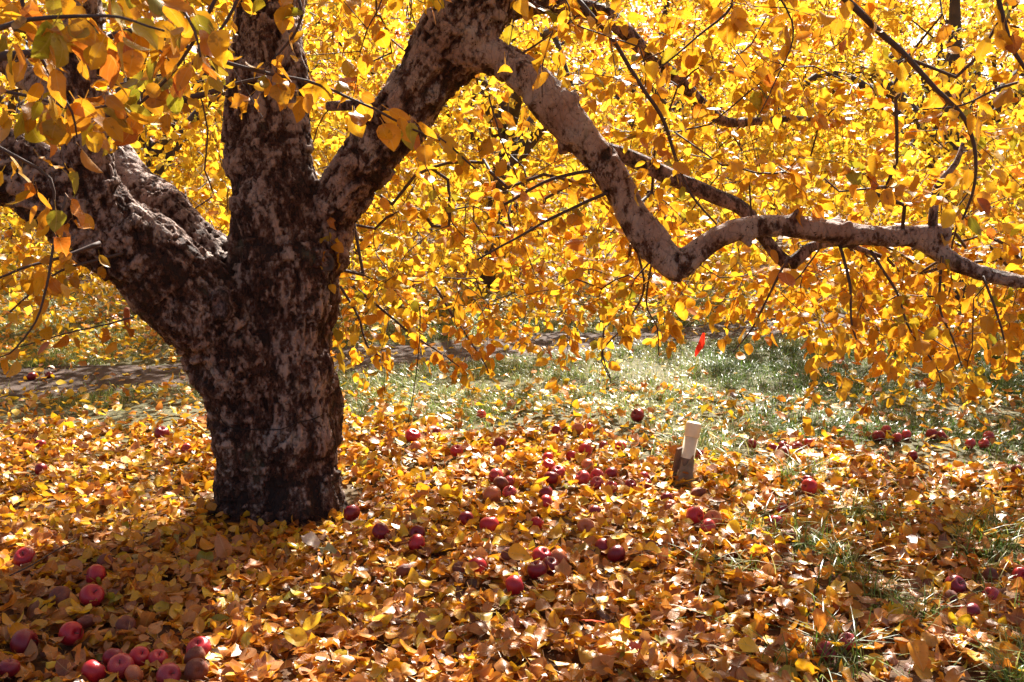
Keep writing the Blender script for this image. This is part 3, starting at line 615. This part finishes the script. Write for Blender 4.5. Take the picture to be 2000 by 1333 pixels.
AM = {'r': apple_mat('red_apple_skin', (.34, .006, .014), (.50, .013, .026), (.56, .05, .04)), 'd': apple_mat('dark_red_apple_skin', (.13, .004, .012), (.23, .006, .018), (.32, .014, .028)),
      'o': apple_mat('rosy_orange_apple_skin', (.42, .05, .03), (.55, .15, .06), (.65, .30, .10)), 'b': apple_mat('rotten_brown_apple_skin', (.07, .015, .010), (.19, .045, .022), (.28, .08, .03), .6),
      'p': apple_mat('pinkish_apple_skin', (.34, .015, .035), (.42, .035, .05), (.50, .12, .09), .25)}
def apple_mesh(kind, seed):
    K, N = 22, 15; V = []
    for i in range(N+1):
        t = math.pi*i/N
        for j in range(K):
            th = 2*math.pi*j/K; r = math.sin(t)**.86*(1+.05*math.cos(t)); z = math.cos(t)*.93
            z -= .36*math.exp(-(r/.30)**2) if z > 0 else -.22*math.exp(-(r/.26)**2)
            r *= 1+.018*math.cos(5*th)*(1-math.cos(t))*.5
            p = Vector((r*math.cos(th), r*math.sin(th), z)); p *= 1+.045*noise.noise(p*1.5+Vector((seed*4, 0, 0)))
            if kind == 'rot': p *= 1-.13*abs(noise.noise(p*3.2+Vector((seed*7, 0, 0))))*2.2; p.z *= .86
            if kind == 'hollow':
                d = (p-Vector((-.5, -.35, .65))).length; p *= 1-.45*math.exp(-(d/.42)**2); p *= 1-.08*abs(noise.noise(p*4))
            V.append(p)
    Fq_ = [[i*K+j, (i+1)*K+j, (i+1)*K+(j+1) % K, i*K+(j+1) % K] for i in range(N) for j in range(K)]
    me = mesh_np('apple', np.array(V), np.array(Fq_)); return me
meshes = {k: [apple_mesh(k, s) for s in range(3)] for k in ('ok', 'rot')}; meshes['hollow'] = [apple_mesh('hollow', 1)]
sv, sf = tube(catmull([(Vector((0, 0, .5)), .05), (Vector((.02, 0, .8)), .035), (Vector((.1, .03, 1.12)), .05)], .1), 6)
stem_me = mesh_np('stem', sv, sf); stem_me.materials.append(M_twig)
# px, py, visible diameter px, skin, state, stem shows, label
AP = [
(49,1090,42,'r','ok',1,'dark red apple by a long thin twig, highest near the left edge'),
(187,1124,43,'r','ok',0,'plump red apple left of the trunk foot with a brown rotten one behind it'),
(206,1098,34,'b','rot',0,'brown rotten apple tucked behind a plump red one, left foreground'),
(179,1164,47,'r','ok',1,'red apple with a leaf on its right side, right of the hollow rotten one'),
(118,1166,44,'b','hollow',0,'red brown rotten apple with a hollow eaten into it, left foreground'),
(168,1215,40,'b','rot',0,'shrivelled brown apple just above a bright red one, left foreground'),
(138,1238,48,'r','ok',0,'bright crimson apple half covered by leaves below a shrivelled brown one'),
(47,1256,54,'d','ok',0,'largest dull maroon apple alone near the bottom left edge'),
(18,1306,42,'d','ok',0,'red apple in the bottom left corner, cut by the frame'),
(183,1313,50,'r','ok',0,'crimson apple at the left end of the bottom heap'),
(236,1302,52,'p','ok',1,'rounded purple red apple in the middle of the bottom heap'),
(221,1286,42,'d','ok',0,'dark apple peeping from behind the middle of the bottom heap'),
(272,1283,42,'r','ok',0,'red apple at the back of the bottom heap beside a tan leaf'),
(262,1318,36,'o','ok',0,'orange red apple low at the right of the bottom heap'),
(309,1288,40,'r','ok',1,'red apple with its stem up, between the bottom heap and the pair'),
(389,1268,50,'r','ok',1,'bright red apple standing above a wrinkled rotten one, bottom left'),
(381,1284,46,'b','rot',0,'wrinkled rotten apple under a bright red one, bottom left'),
(383,1310,50,'b','rot',0,'large brown mushy apple at the bottom edge right of the pink one'),
(329,1319,48,'p','ok',0,'pale pink shining apple at the bottom edge'),
(245,1222,40,'b','rot',0,'blackened mushy apple sunk into leaves, left foreground'),
(80,917,25,'d','ok',0,'small dull red apple far left among lit leaves'),
(316,847,29,'d','ok',0,'small dark apple left of the trunk at the grass edge'),
(364,877,18,'p','ok',0,'tiny pinkish apple just left of the trunk'),
(79,868,13,'p','ok',0,'speck of a pinkish apple far left near the grass edge'),
(62,736,18,'d','ok',0,'far red apple in the grass at the left, left of two'),
(96,733,14,'d','ok',0,'far red apple in the grass at the left, right of two'),
(806,852,32,'r','ok',0,'red apple right of the trunk sitting above a pale one'),
(811,874,25,'o','ok',0,'pale peach apple just below a red one, right of the trunk'),
(892,881,26,'r','ok',1,'round deep red apple alone with a yellow leaf on its right'),
(977,867,27,'d','ok',0,'dark apple with a yellow leaf across its front, upper middle'),
(853,845,14,'d','ok',0,'tiny dark apple above a tilted yellow leaf'),
(940,810,18,'r','ok',0,'tiny red apple at the edge of the lit grass, above centre'),
(1070,895,23,'r','ok',0,'upper one of two small red apples left of the long cluster'),
(1117,892,25,'r','ok',0,'round red apple between leaves, left of one under a yellow leaf'),
(1143,879,28,'r','ok',0,'red apple capped by a yellow leaf, top of the long cluster'),
(1071,909,26,'r','ok',0,'lower one of two small red apples left of the long cluster'),
(1090,923,28,'p','ok',1,'shiny pink red apple behind a darker one, middle cluster'),
(1077,934,30,'d','ok',0,'dark crimson apple in front of a shiny pink red one, middle cluster'),
(969,930,29,'p','ok',0,'flat looking pinkish red apple half buried behind the brown one'),
(978,945,33,'b','rot',0,'wrinkled brownish apple just above the biggest orange red apple'),
(994,941,22,'p','ok',0,'small pink apple right of the wrinkled brownish one'),
(961,967,40,'o','ok',0,'biggest orange red apple at the centre of the picture'),
(995,963,28,'p','ok',1,'pink apple touching the right of the biggest orange red one'),
(1066,963,28,'d','ok',0,'dark maroon apple above a crimson one, right of centre'),
(1066,981,29,'r','ok',0,'crimson apple with a pale leaf leaning on it, right of centre'),
(687,1003,36,'d','rot',0,'dark apple against the right foot of the trunk'),
(743,1038,34,'d','rot',0,'dull red apple almost covered by leaves right of the trunk foot'),
(816,1042,32,'d','ok',0,'dark apple behind a cracked red one'),
(814,1062,38,'r','ok',0,'cracked red apple in front of a dark one, right of the trunk foot'),
(790,1117,36,'b','rot',0,'brown collapsed apple under leaves below the cracked red one'),
(910,1014,31,'d','ok',0,'dull red apple left of the bright glossy one'),
(956,1026,39,'r','ok',0,'bright glossy red apple with a highlight, centre foreground'),
(1049,1022,27,'r','ok',0,'small red apple lying alone right of the glossy one'),
(1144,1029,34,'o','ok',0,'orange red apple in front of a big upturned yellow leaf'),
(989,1087,36,'b','rot',0,'dark brown apple behind a broad yellow leaf'),
(932,1107,38,'r','ok',0,'red apple left of a pale curled leaf, beside a brown one'),
(899,1112,34,'b','rot',0,'rotten brown apple left of a red one, centre foreground'),
(1058,1087,39,'r','ok',1,'rear left apple of the tight cluster of four'),
(1092,1090,37,'o','ok',0,'rear right lighter apple of the tight cluster of four'),
(1074,1106,37,'d','ok',1,'front right dark apple of the tight cluster of four'),
(1049,1114,40,'d','ok',0,'front left dark apple of the tight cluster of four'),
(1005,1144,41,'r','ok',0,'red apple alone below the tight cluster of four'),
(1148,910,27,'o','ok',0,'dull orange apple half under leaves in the long cluster'),
(1129,838,24,'o','ok',0,'faded pinkish apple at the back above the long cluster'),
(1151,836,16,'p','ok',0,'small faded apple right of another faded one at the back'),
(1087,841,20,'d','ok',0,'dark apple in dry grass at the back'),
(1138,934,31,'p','ok',0,'pink apple with a yellow leaf across its front, long cluster'),
(1166,929,27,'p','ok',0,'pale pink apple behind another in the long cluster'),
(1194,926,28,'d','ok',0,'dark apple at the rear of the long cluster near the pipe'),
(1166,944,27,'p','ok',1,'pale pink apple with its hollow showing, long cluster'),
(1194,952,25,'p','ok',0,'pinkish red apple low in the long cluster'),
(1231,948,22,'d','ok',1,'dark red apple with a white glint left of the shaded pair'),
(1257,932,23,'p','ok',0,'upper apple of the pair right of a bright yellow leaf'),
(1261,946,23,'d','ok',0,'lower dark apple of the pair right of a bright yellow leaf'),
(1245,812,27,'d','ok',0,'dark red apple with a yellow leaf, upper left of the pipe'),
(1212,873,23,'r','ok',0,'red apple halfway between the cluster and the pipe'),
(1179,872,21,'d','ok',0,'dull apple left of the one nearest the pipe'),
(1162,1000,24,'d','ok',0,'dark apple buried behind a yellow leaf below the long cluster'),
(1302,972,24,'d','rot',0,'dull brown red apple left below the pipe'),
(1309,988,27,'o','rot',0,'faded brown apple under a leaf below the pipe'),
(1368,889,20,'d','ok',0,'small dark apple just right of the pipe'),
(1364,963,32,'b','rot',0,'dark rotten apple below and right of the pipe'),
(1357,1008,38,'r','ok',0,'red apple at the left of the group of three below the pipe'),
(1393,1014,35,'o','ok',0,'orange apple at the right of the group of three below the pipe'),
(1382,1030,34,'p','ok',0,'pink apple at the front of the group of three below the pipe'),
(1179,1069,36,'d','ok',0,'left apple of the dark pair with a leaf between them'),
(1204,1083,38,'d','ok',0,'right apple of the dark pair with a leaf on its face'),
(1530,873,23,'d','ok',0,'dark apple at the back of the trio right of the pipe'),
(1509,877,22,'d','ok',0,'dark apple at the left of the trio right of the pipe'),
(1532,885,25,'d','ok',0,'shining dark apple at the front of the trio right of the pipe'),
(1557,873,17,'d','ok',0,'small apple right of the trio beyond the pipe'),
(1469,868,15,'d','ok',0,'small apple between the pipe and the trio'),
(1581,865,12,'p','ok',0,'tiny apple farther right of the trio'),
(1716,852,25,'d','ok',0,'dark apple at the edge of the shaded grass, leftmost there'),
(1731,840,17,'p','ok',0,'pinkish apple just behind the leftmost one of the shaded grass'),
(1752,855,17,'p','ok',0,'left one of two touching pinkish apples in shaded grass'),
(1770,850,21,'p','ok',0,'right one of two touching pinkish apples in shaded grass'),
(1820,849,23,'d','ok',0,'purple red apple in shaded grass with another on its right'),
(1839,852,21,'d','ok',0,'purple red apple in shaded grass touching one on its left'),
(1895,867,21,'p','ok',0,'pale mauve apple in shaded grass, left of two'),
(1931,853,23,'p','ok',0,'mauve apple in shaded grass near the right edge, upper one'),
(1922,867,20,'p','ok',0,'mauve apple in shaded grass near the right edge, lower one'),
(1986,918,15,'d','ok',0,'small purple apple at the right edge of the shaded grass'),
(1581,951,32,'r','ok',0,'red apple in front of another, right middle'),
(1577,941,25,'d','ok',0,'apple peeping behind a red one, right middle'),
(1515,1023,33,'p','ok',0,'flat pinkish apple half buried right of the group of three'),
(1541,1048,28,'b','rot',0,'dark red rotten apple below the half buried one'),
(1529,994,22,'d','rot',0,'dull apple above the half buried pinkish one'),
(1782,891,13,'d','ok',0,'tiny maroon apple below the shaded grass'),
(1866,1144,42,'d','ok',0,'glossy purple red apple with a white highlight, right foreground'),
(1937,1164,36,'p','ok',0,'pink apple behind two yellow leaves, right foreground'),
(1894,1195,40,'d','ok',0,'purple apple in front of the rotten one, right foreground'),
(1857,1169,34,'b','rot',0,'split dark rotten apple between two purple ones'),
(1993,1123,30,'r','ok',0,'red apple cut by the right edge of the picture'),
(1934,1123,30,'b','rot',0,'shaded brownish apple under leaves near the right edge'),
(1612,1273,42,'d','ok',0,'maroon apple half buried near the bottom, lower right'),
(1655,1253,28,'p','ok',0,'pinkish apple sliver right of the maroon one, lower right'),
(1619,714,13,'b','rot',0,'small brown apple far off on the lit grass'),
]
GA = 'windfall apples on the ground'; ap_c = []
rr_ = random.Random(4)
for px, py, dpx, skin, st, stem, lb in AP:
    z = .045
    for _ in range(4):
        p = Wz(px, py, z); rad = min(.042, max(.028, dpx*p.y/F*.5*1.05)); z = float(H(np.array(p.x), np.array(p.y)))+rad*(.72 if px < 1690 or py > 1000 else .3)+(.018 if p.y < 6 else .01)
    me = rr_.choice(meshes[st])
    o = bpy.data.objects.new('apple', me); col.objects.link(o); me.materials.clear() if False else None
    if not me.materials: me.materials.append(AM['r'])
    o.material_slots[0].link = 'OBJECT'; o.material_slots[0].material = AM[skin]
    o.location = p; s = rad/1.0; o.scale = (s, s, s*rr_.uniform(.88, .98))
    if stem: o.rotation_euler = (rr_.uniform(.3, .8), rr_.uniform(-.4, .4), rr_.uniform(0, .8))
    else: o.rotation_euler = (rr_.uniform(-1.3, 1.3), rr_.uniform(-1.3, 1.3), rr_.uniform(0, 6.3))
    if st == 'hollow': o.rotation_euler = (.5, 0, .2)
    tag(o, lb, 'apple', GA); ap_c.append((p.x, p.y, p.z, rad))
    if dpx >= 26 and st == 'ok': s_ = bpy.data.objects.new('stem', stem_me); col.objects.link(s_); s_.parent = o
ap_c = np.array(ap_c)

# ------------------------------------------------------------------ fallen leaves
def litter(n, xlo, xhi, ylo, yhi, size, q, tilt, thick, mean, dens=None, pet=.35, lift=0., sd=.26, green=.03):
    x, y = rng.uniform(xlo, xhi, n), rng.uniform(ylo, yhi, n)
    k = np.abs(x) < .56*y+1.3
    if dens is not None: k &= rng.random(n) < dens(x, y)
    x, y = x[k], y[k]
    tr = ((x+.93)**2+(y-4.25)**2) < .25**2; x, y = x[~tr], y[~tr]; n = len(x)
    z = H(x, y)+rng.random(n)**.8*thick*(1-.6*np.exp(-(((x+.93)**2+(y-4.0)**2)/.5**2)))+lift
    A = np.c_[rng.normal(0, 1, (n, 2)), rng.normal(0, .25*tilt, n)]
    Nn = np.c_[rng.normal(0, .38*tilt, (n, 2)), np.where(rng.random(n) < .8, 1, -1)]
    sz = rng.uniform(.6, 1.35, n)*size
    P = np.c_[x, y, z]-nrm(A)*sz[:, None]*.5
    P[:, 2] = np.maximum(P[:, 2], H(P[:, 0], P[:, 1])+.004)
    C = P+nrm(A)*sz[:, None]*.5
    bad = np.zeros(n, bool)
    for ax, ay, az, r in ap_c:
        d = np.hypot(C[:, 0]-ax, C[:, 1]-ay); bad |= (d < r*1.1) & (rng.random(n) < .97)
    P, A, Nn, sz = P[~bad], A[~bad], Nn[~bad], sz[~bad]
    return P, A, Nn, sz, rand_tint(len(P), mean, sd, green, .45)
def d_near(x, y):
    lim = np.interp(x, [-4, -1, 0, 1.5, 3, 4.5], [5.7, 5.7, 5.5, 5.2, 4.8, 4.1])
    nn = np.array([noise.noise(Vector((a*2.2, b*2.2, 0))) for a, b in zip(x, y)])
    base = np.clip((lim-y+nn*.6)/.5, .10, 1); cr = ((x > .9) & (y < 3.7) & (nn > .0)); return np.where(cr, base*.33, base)
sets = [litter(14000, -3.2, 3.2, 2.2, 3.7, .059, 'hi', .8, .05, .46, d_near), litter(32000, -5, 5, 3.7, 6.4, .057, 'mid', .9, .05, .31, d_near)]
Lt = [None, None]
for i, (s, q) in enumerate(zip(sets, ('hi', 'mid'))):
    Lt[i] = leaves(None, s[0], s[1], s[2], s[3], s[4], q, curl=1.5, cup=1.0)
def merge(name, mes, m):
    objs = [bpy.data.objects.new('t', me) for me in mes]; 
    import bmesh
    Vs_, Fs_, T_, U_, o_ = [], [], [], [], 0
    for me in mes:
        c = getco(me); f = getfaces(me); t = np.empty(len(c)*4, np.float32); me.attributes['tint'].data.foreach_get('color', t); u = np.empty(len(c)*3, np.float32); me.attributes['luv'].data.foreach_get('vector', u)
        Vs_.append(c); Fs_.append(f+o_); T_.append(t.reshape(-1, 4)); U_.append(u.reshape(-1, 3)); o_ += len(c)
    for o in objs: bpy.data.objects.remove(o)
    return link(name, mesh_np(name, np.concatenate(Vs_), np.concatenate(Fs_), True, {'tint': ('FLOAT_COLOR', np.concatenate(T_)), 'luv': ('FLOAT_VECTOR', np.concatenate(U_))}), None, m)
def d_far(x, y):
    on = np.abs(y-path_y(x)) < .5; left = (x < -1.2) & (y > 6.5)
    nn = np.array([noise.noise(Vector((a*.8, b*.8, 5))) for a, b in zip(x, y)])
    return np.where(on, .16, np.where(left, .85, np.where(y < 6.4, .30-.1*(x > 1.5), np.where(y > 9.4, .8, .07)))+nn*.15)
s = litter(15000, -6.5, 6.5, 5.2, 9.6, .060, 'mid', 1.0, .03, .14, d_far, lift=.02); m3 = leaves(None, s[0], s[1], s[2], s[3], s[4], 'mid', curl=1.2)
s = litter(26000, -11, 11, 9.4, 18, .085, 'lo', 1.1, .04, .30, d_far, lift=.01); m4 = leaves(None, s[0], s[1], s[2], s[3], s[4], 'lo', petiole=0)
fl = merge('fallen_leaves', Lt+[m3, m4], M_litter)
tag(fl, 'deep carpet of yellow, orange and brown fallen leaves', 'leaf litter', kind='stuff')
# single fallen leaves that stand out
M_pale = leaf_mat('pale_leaf', [(0, (.62, .52, .45)), (1, (.62, .5, .4))], .3, .3, .6, spots=.2)
SL = [(435,1066,.10,(-.2,-.3,1),(.2,-1,.1),'T',M_litter,(.72,1,0),'pointed tan leaf standing upright in front of the trunk foot'),
 (1278,1068,.075,(1,-.2,.1),(0,-.4,1),'Y',M_crown,(.05,1,0),'clean bright yellow curved leaf lying alone, right of the dark apple pair'),
 (575,1245,.08,(-1,.1,.3),(.1,-.7,1),'Y',M_crown,(.1,1,0),'glowing yellow leaf on the sunlit patch at the bottom'),
 (612,1215,.075,(1,.2,.5),(-.3,-.8,.6),'Y',M_crown,(.1,1,0),'upturned yellow leaf beside the glowing one at the bottom'),
 (606,1057,.075,(-1,-.2,.15),(.1,-.6,1),'P',M_pale,(.5,1,0),'pale grey white leaf just in front of the trunk foot'),
 (640,1072,.07,(1,-.4,.05),(-.1,-.6,1),'P',M_pale,(.5,1,.55),'pale greenish leaf right of the grey white one by the trunk'),
 (1600,1215,.085,(.2,-.2,-.8),(.2,-1,.3),'O',M_litter,(.5,1,0),'rusty orange upright leaf, lower right'),
 (1015,1080,.085,(1,.0,.0),(0,-.7,1),'O',M_litter,(.2,.9,0),'broad dull yellow leaf leaning on the dark brown apple'),
 (1795,1280,.09,(.3,-.6,-.5),(.1,-.8,.6),'O',M_litter,(.38,.9,0),'large tan orange speckled leaf at the lower right'),
 (1465,1260,.07,(1,-.2,-.1),(0,-.7,1),'Y',M_litter,(.08,.9,0),'long yellow leaf arched over the bottom edge litter'),
]
for px, py, sz, A_, N_, c, m_, ti, lb in SL:
    p = Wz(px, py, .085); me = leaves(None, [tuple(np.array(p)-nrm(np.array(A_, float))*sz*.5)], [A_], [N_], np.array([sz]), np.array([ti], float), 'hi')
    o = link('fallen_leaf', me, None, m_); tag(o, lb, 'leaf', 'single leaves that stand out')
def maple(px, py, sz, rz, lb):
    p = Wz(px, py, .10); pts = [(0, -.5), (.12, -.18), (.5, -.3), (.38, -.05), (.62, .12), (.34, .2), (.3, .42), (.12, .32), (0, .72), (-.12, .32), (-.3, .42), (-.34, .2), (-.62, .12), (-.38, -.05), (-.5, -.3), (-.12, -.18)]
    V = [(0, .05, .03)]+[(a, b, .10*math.hypot(a, b)**2*(1 if i % 2 else -1)-.02) for i, (a, b) in enumerate(pts)]; V += [(0, -.5, 0), (.02, -.5, 0), (.05, -1.0, .1), (.03, -1.0, .1)]
    n = len(pts); f3 = np.array([[0, 1+i, 1+(i+1) % n] for i in range(n)]); f4 = np.array([[n+1, n+2, n+3, n+4]])
    me = mesh_np('fallen_leaf', np.array(V)*sz, [f3, f4], False, {'tint': ('FLOAT_COLOR', np.tile([.3, 1, 0, 1], (len(V), 1))), 'luv': ('FLOAT_VECTOR', np.tile([.5, .3, 0], (len(V), 1)))})
    o = link('fallen_leaf', me, None, M_red); o.location = p; o.rotation_euler = (.45, .15, rz); tag(o, lb, 'leaf', 'single leaves that stand out')
maple(1158, 1212, .075, 2.6, 'lobed bright red maple leaf lying in the lower middle')
maple(1240, 1262, .045, .6, 'small red maple leaf below the bright red one')
maple(1410, 1395, .05, 1.6, 'red maple leaf at the bottom edge')
# long thin twig on the ground at left
v, ff = tube(catmull([(Wz(8, 1130, .07), .0025), (Wz(60, 1105, .085), .003), (Wz(110, 1075, .08), .003), (Wz(155, 1052, .07), .002)], .03), 5)
tag(link('fallen_twig', mesh_np('fallen_twig', v, ff), None, M_twig), 'long thin dark twig lying beside the highest red apple at the left', 'twig')

# ------------------------------------------------------------------ grass
def grass_mat():
    m, t, out = mat('grass_blades'); g = NT(t); at = g.n('Attribute', attribute_name='tint'); sx = g.n('SeparateColor'); g.l(at.outputs['Color'], sx.inputs[0])
    c = g.ramp(sx.outputs[0], [(0, (.05, .11, .012)), (.45, (.14, .24, .03)), (.75, (.38, .36, .09)), (1, (.55, .45, .22))])
    p = g.n('BsdfPrincipled', i_Roughness=.35); g.l(c, p.inputs['Base Color']); p.inputs['Specular IOR Level'].default_value = .6
    tr = g.n('BsdfTranslucent'); g.l(c, tr.inputs['Color']); mx = g.n('MixShader'); mx.inputs[0].default_value = .45
    g.l(p.outputs[0], mx.inputs[1]); g.l(tr.outputs[0], mx.inputs[2]); g.l(mx.outputs[0], out.inputs['Surface']); return m
def grass(x, y, hgt, tintm):
    n = len(x); z = H(x, y); an = rng.random(n)*6.283; le = rng.uniform(.3, 1.9, n); L = hgt*rng.uniform(.35, 1.5, n)
    dx, dy = np.cos(an), np.sin(an); wx, wy = -dy, dx; w_ = rng.uniform(.0014, .0028, n); V = []
    for f, ws in ((0, 1), (.4, .9), (.75, .6)):
        b = le*f*f*L; c = np.c_[x+dx*b, y+dy*b, z+L*f*(1-.35*le*f)]
        V += [c-np.c_[wx, wy, 0*x]*(w_*ws)[:, None], c+np.c_[wx, wy, 0*x]*(w_*ws)[:, None]]
    V.append(np.c_[x+dx*le*L, y+dy*le*L, z+L*(1-.35*le)])
    V = np.stack(V, 1).reshape(-1, 3); b = (np.arange(n)*7)[:, None]
    f4 = np.concatenate([b+np.array([[0, 1, 3, 2]]), b+np.array([[2, 3, 5, 4]])]); f3 = b+np.array([[4, 5, 6]])
    T = np.repeat(np.c_[np.clip(rng.normal(tintm, .25, n), 0, 1), np.zeros((n, 2)), np.ones(n)], 7, 0)
    return V, f4, f3, T
gx, gy, gh, gt = [], [], [], []
n = 600000; x = rng.uniform(-7, 7, n); y = rng.uniform(4.2, 12.5, n)
nn = np.array([noise.noise(Vector((a*1.6, b*1.6, 2)))+.5*noise.noise(Vector((a*6, b*6, 2))) for a, b in zip(x, y)])
lim = np.interp(x, [-4, -1, 0, 1.5, 3, 4.5], [5.9, 5.8, 5.35, 4.95, 4.4, 3.7])
dn = np.clip((y-lim+nn*.7)/.7, 0, 1)*.8; dn = np.where(np.abs(y-path_y(x)+nn*.2) < .5, .05, dn); dn = np.where((x < -1) & (y > 8), dn*.5, dn); dn = np.where(y > 10, dn*.6, dn)
k = (rng.random(n) < dn*(.75+nn)) & (np.abs(x) < .56*y+1); x, y, nn = x[k], y[k], nn[k]
tm = np.where((x > 1.4) & (y < 8), .22, .56); gx.append(x); gy.append(y); gh.append(rng.uniform(.03, .06, len(x))*(1+1.1*np.clip(nn, 0, 1))); gt.append(tm)  # grass at the right tinted darker green to stand in for shade
n = 60000; x = rng.uniform(.3, 3.2, n); y = rng.uniform(2.3, 4.6, n)       # sparse tufts, right foreground
nn = np.array([noise.noise(Vector((a*3, b*3, 8))) for a, b in zip(x, y)]); wgt = np.clip((x-.15*y)/.8, 0, 1)*1.0
k = (rng.random(n) < np.clip(nn*2.2-.2, 0.02, .6)*wgt); gx.append(x[k]); gy.append(y[k]); gh.append(rng.uniform(.07, .14, k.sum())); gt.append(np.full(k.sum(), .45))
for cx, cy_, r_, c_ in ((1.15, 5.0, .12, 120), (.95, 4.75, .12, 90), (.60, 4.9, .09, 60), (1.5, 4.55, .1, 40)):
    gx.append(rng.normal(cx, r_, c_)); gy.append(rng.normal(cy_, r_, c_)); gh.append(rng.uniform(.06, .13, c_)); gt.append(np.full(c_, .55))
x, y, hh, tt = map(np.concatenate, (gx, gy, gh, gt)); V, f4, f3, T = grass(x, y, hh, tt)
g_o = link('grass', mesh_np('grass', V, [f4, f3], True, {'tint': ('FLOAT_COLOR', T)}), None, grass_mat()); tag(g_o, 'short rough orchard grass beyond the leaf litter', 'grass', kind='stuff')
print('grass', len(x), 'litter faces', len(fl.data.polygons))

# ------------------------------------------------------------------ marker pipe, stake, flag, rusty post
def lathe(prof, k=28):
    V = [(r*math.cos(2*math.pi*j/k), r*math.sin(2*math.pi*j/k), z) for r, z in prof for j in range(k)]
    return np.array(V), np.array([[i*k+j, i*k+(j+1) % k, (i+1)*k+(j+1) % k, (i+1)*k+j] for i in range(len(prof)-1) for j in range(k)])
foot = Wz(1333, 935, .0); foot.z = float(H(np.array(foot.x), np.array(foot.y))); top = W(1356, 826, foot.y+.03)
pipe = empty('marker_pipe', foot); tag(pipe, 'cream plastic pipe with rounded cap standing tilted in the leaf litter', 'pipe')
ax = top-foot; Lp = ax.length; rp = .0325; pipe.rotation_euler = ax.to_track_quat('Z', 'Y').to_euler()
M_pvc = simple('cream_plastic', (.82, .77, .62), .45, .4, 18, .25, bump=.08); M_band = simple('dark_tape', (.17, .12, .09), .6, .3, 50, .5)
M_wrap = simple('crumpled_film', (.45, .35, .25), .35, .5, 30, .5, trans=.5)
def addl(nm, prof, m_, lb=None):
    v, f = lathe(prof); o = link(nm, mesh_np(nm, v, f), pipe, m_); 
    if lb: o['label'] = lb
addl('pipe', [(rp, -.08), (rp, Lp-.045), (rp*.9, Lp-.045)], M_pvc)
addl('cap', [(rp*.9, Lp-.066), (rp*1.10, Lp-.066), (rp*1.13, Lp-.062), (rp*1.13, Lp-.012), (rp*1.08, Lp-.003), (rp*.95, Lp+.002), (rp*.5, Lp+.004), (.0001, Lp+.0045)], M_pvc)
addl('band', [(rp*1.01, .055), (rp*1.05, .058), (rp*1.06, .115), (rp*1.01, .118)], M_band, 'dark brown band round the lower pipe')
V, Fq_ = [], []; K, Nn_ = 26, 9
for i in range(Nn_):
    f = i/(Nn_-1)
    for j in range(K):
        th = math.pi*(.55+1.25*j/(K-1)); r = rp*(1.15+1.5*(1-f)**2*(.6+.5*math.sin(j*.9)))+.008*noise.noise(Vector((i*.6, j*.7, 1)))
        V.append((r*math.cos(th), r*math.sin(th), -.02+.13*f-.03*math.sin(j*.5)))
Fq_ = [[i*K+j, i*K+j+1, (i+1)*K+j+1, (i+1)*K+j] for i in range(Nn_-1) for j in range(K-1)]
o = link('wrapping', mesh_np('wrapping', np.array(V), np.array(Fq_)), pipe, M_wrap); o['label'] = 'loose crumpled film round the foot'
def box(dx, dy, z0, z1, top_in=.0, n=6):
    V = []; 
    for i in range(n+1):
        f = i/n; w_ = 1-.06*f; 
        for a, b in ((-1, -1), (1, -1), (1, 1), (-1, 1)): V.append((a*dx*w_+.0015*math.sin(i*2.1), b*dy*w_, z0+(z1-z0)*f+(.006*a if i == n else 0)))
    F_ = [[i*4+j, i*4+(j+1) % 4, (i+1)*4+(j+1) % 4, (i+1)*4+j] for i in range(n) for j in range(4)]+[[n*4, n*4+1, n*4+2, n*4+3]]
    return np.array(V), np.array(F_)
M_wood = simple('weathered_wood', (.20, .12, .085), .8, .3, 40, .6)
v, f = box(.014, .009, -.08, .165); o = link('wooden_stake', mesh_np('wooden_stake', v, f, False), None, M_wood)
o.location = foot+Vector((-.042, .015, 0)); o.rotation_euler = (.05, .17, .3); tag(o, 'short brown wooden stake leaning against the left of the cream pipe', 'stake')
# flag
fy = 7.0; ft = W(1374, 650, fy); fl_ = empty('marker_flag', (ft.x, fy, float(H(np.array(ft.x), np.array(fy))))); tag(fl_, 'small limp red marker flag on a thin wire over the lit grass', 'flag')
hz = ft.z-fl_.location.z; v, ff = tube(catmull([(Vector((0, 0, -.05)), .0016), (Vector((.004, 0, hz*.5)), .0016), (Vector((0, 0, hz+.01)), .0016)], .05), 6)
link('wire', mesh_np('wire', v, ff), fl_, M_wire)
V, Fq_ = [], []; prof = [(0, -.004, .006), (-.03, -.016, .010), (-.07, -.03, .012), (-.11, -.048, .008), (-.135, -.056, -.014), (-.17, -.058, -.040)]
for i, (z, xl, xr) in enumerate(prof):
    for j in range(5): f = j/4; V.append((xl+(xr-xl)*f, .012*math.sin(f*5+i*.7), hz+z-.004*math.sin(f*4)))
Fq_ = [[i*5+j, i*5+j+1, (i+1)*5+j+1, (i+1)*5+j] for i in range(5) for j in range(4)]
link('cloth', mesh_np('cloth', np.array(V), np.array(Fq_)), fl_, simple('red_flag', (.75, .035, .015), .5, .4, 20, .2, trans=.5))
p0 = Wz(248, 640, 0.); p0.z = float(H(np.array(p0.x), np.array(p0.y)))
v, f = lathe([(.030, -.05), (.030, .03), (.027, .10), (.028, .16), (.024, .185), (.012, .197), (.0001, .2)], 16)
v = v*[1, 1, 1]; o = link('rusty_post', mesh_np('rusty_post', v, f), None, simple('rust', (.34, .085, .03), .8, .3, 25, .7)); o.location = p0; o.rotation_euler = (.03, .05, 0)
tag(o, 'short rusty red post in the leaves behind the left limb', 'post')
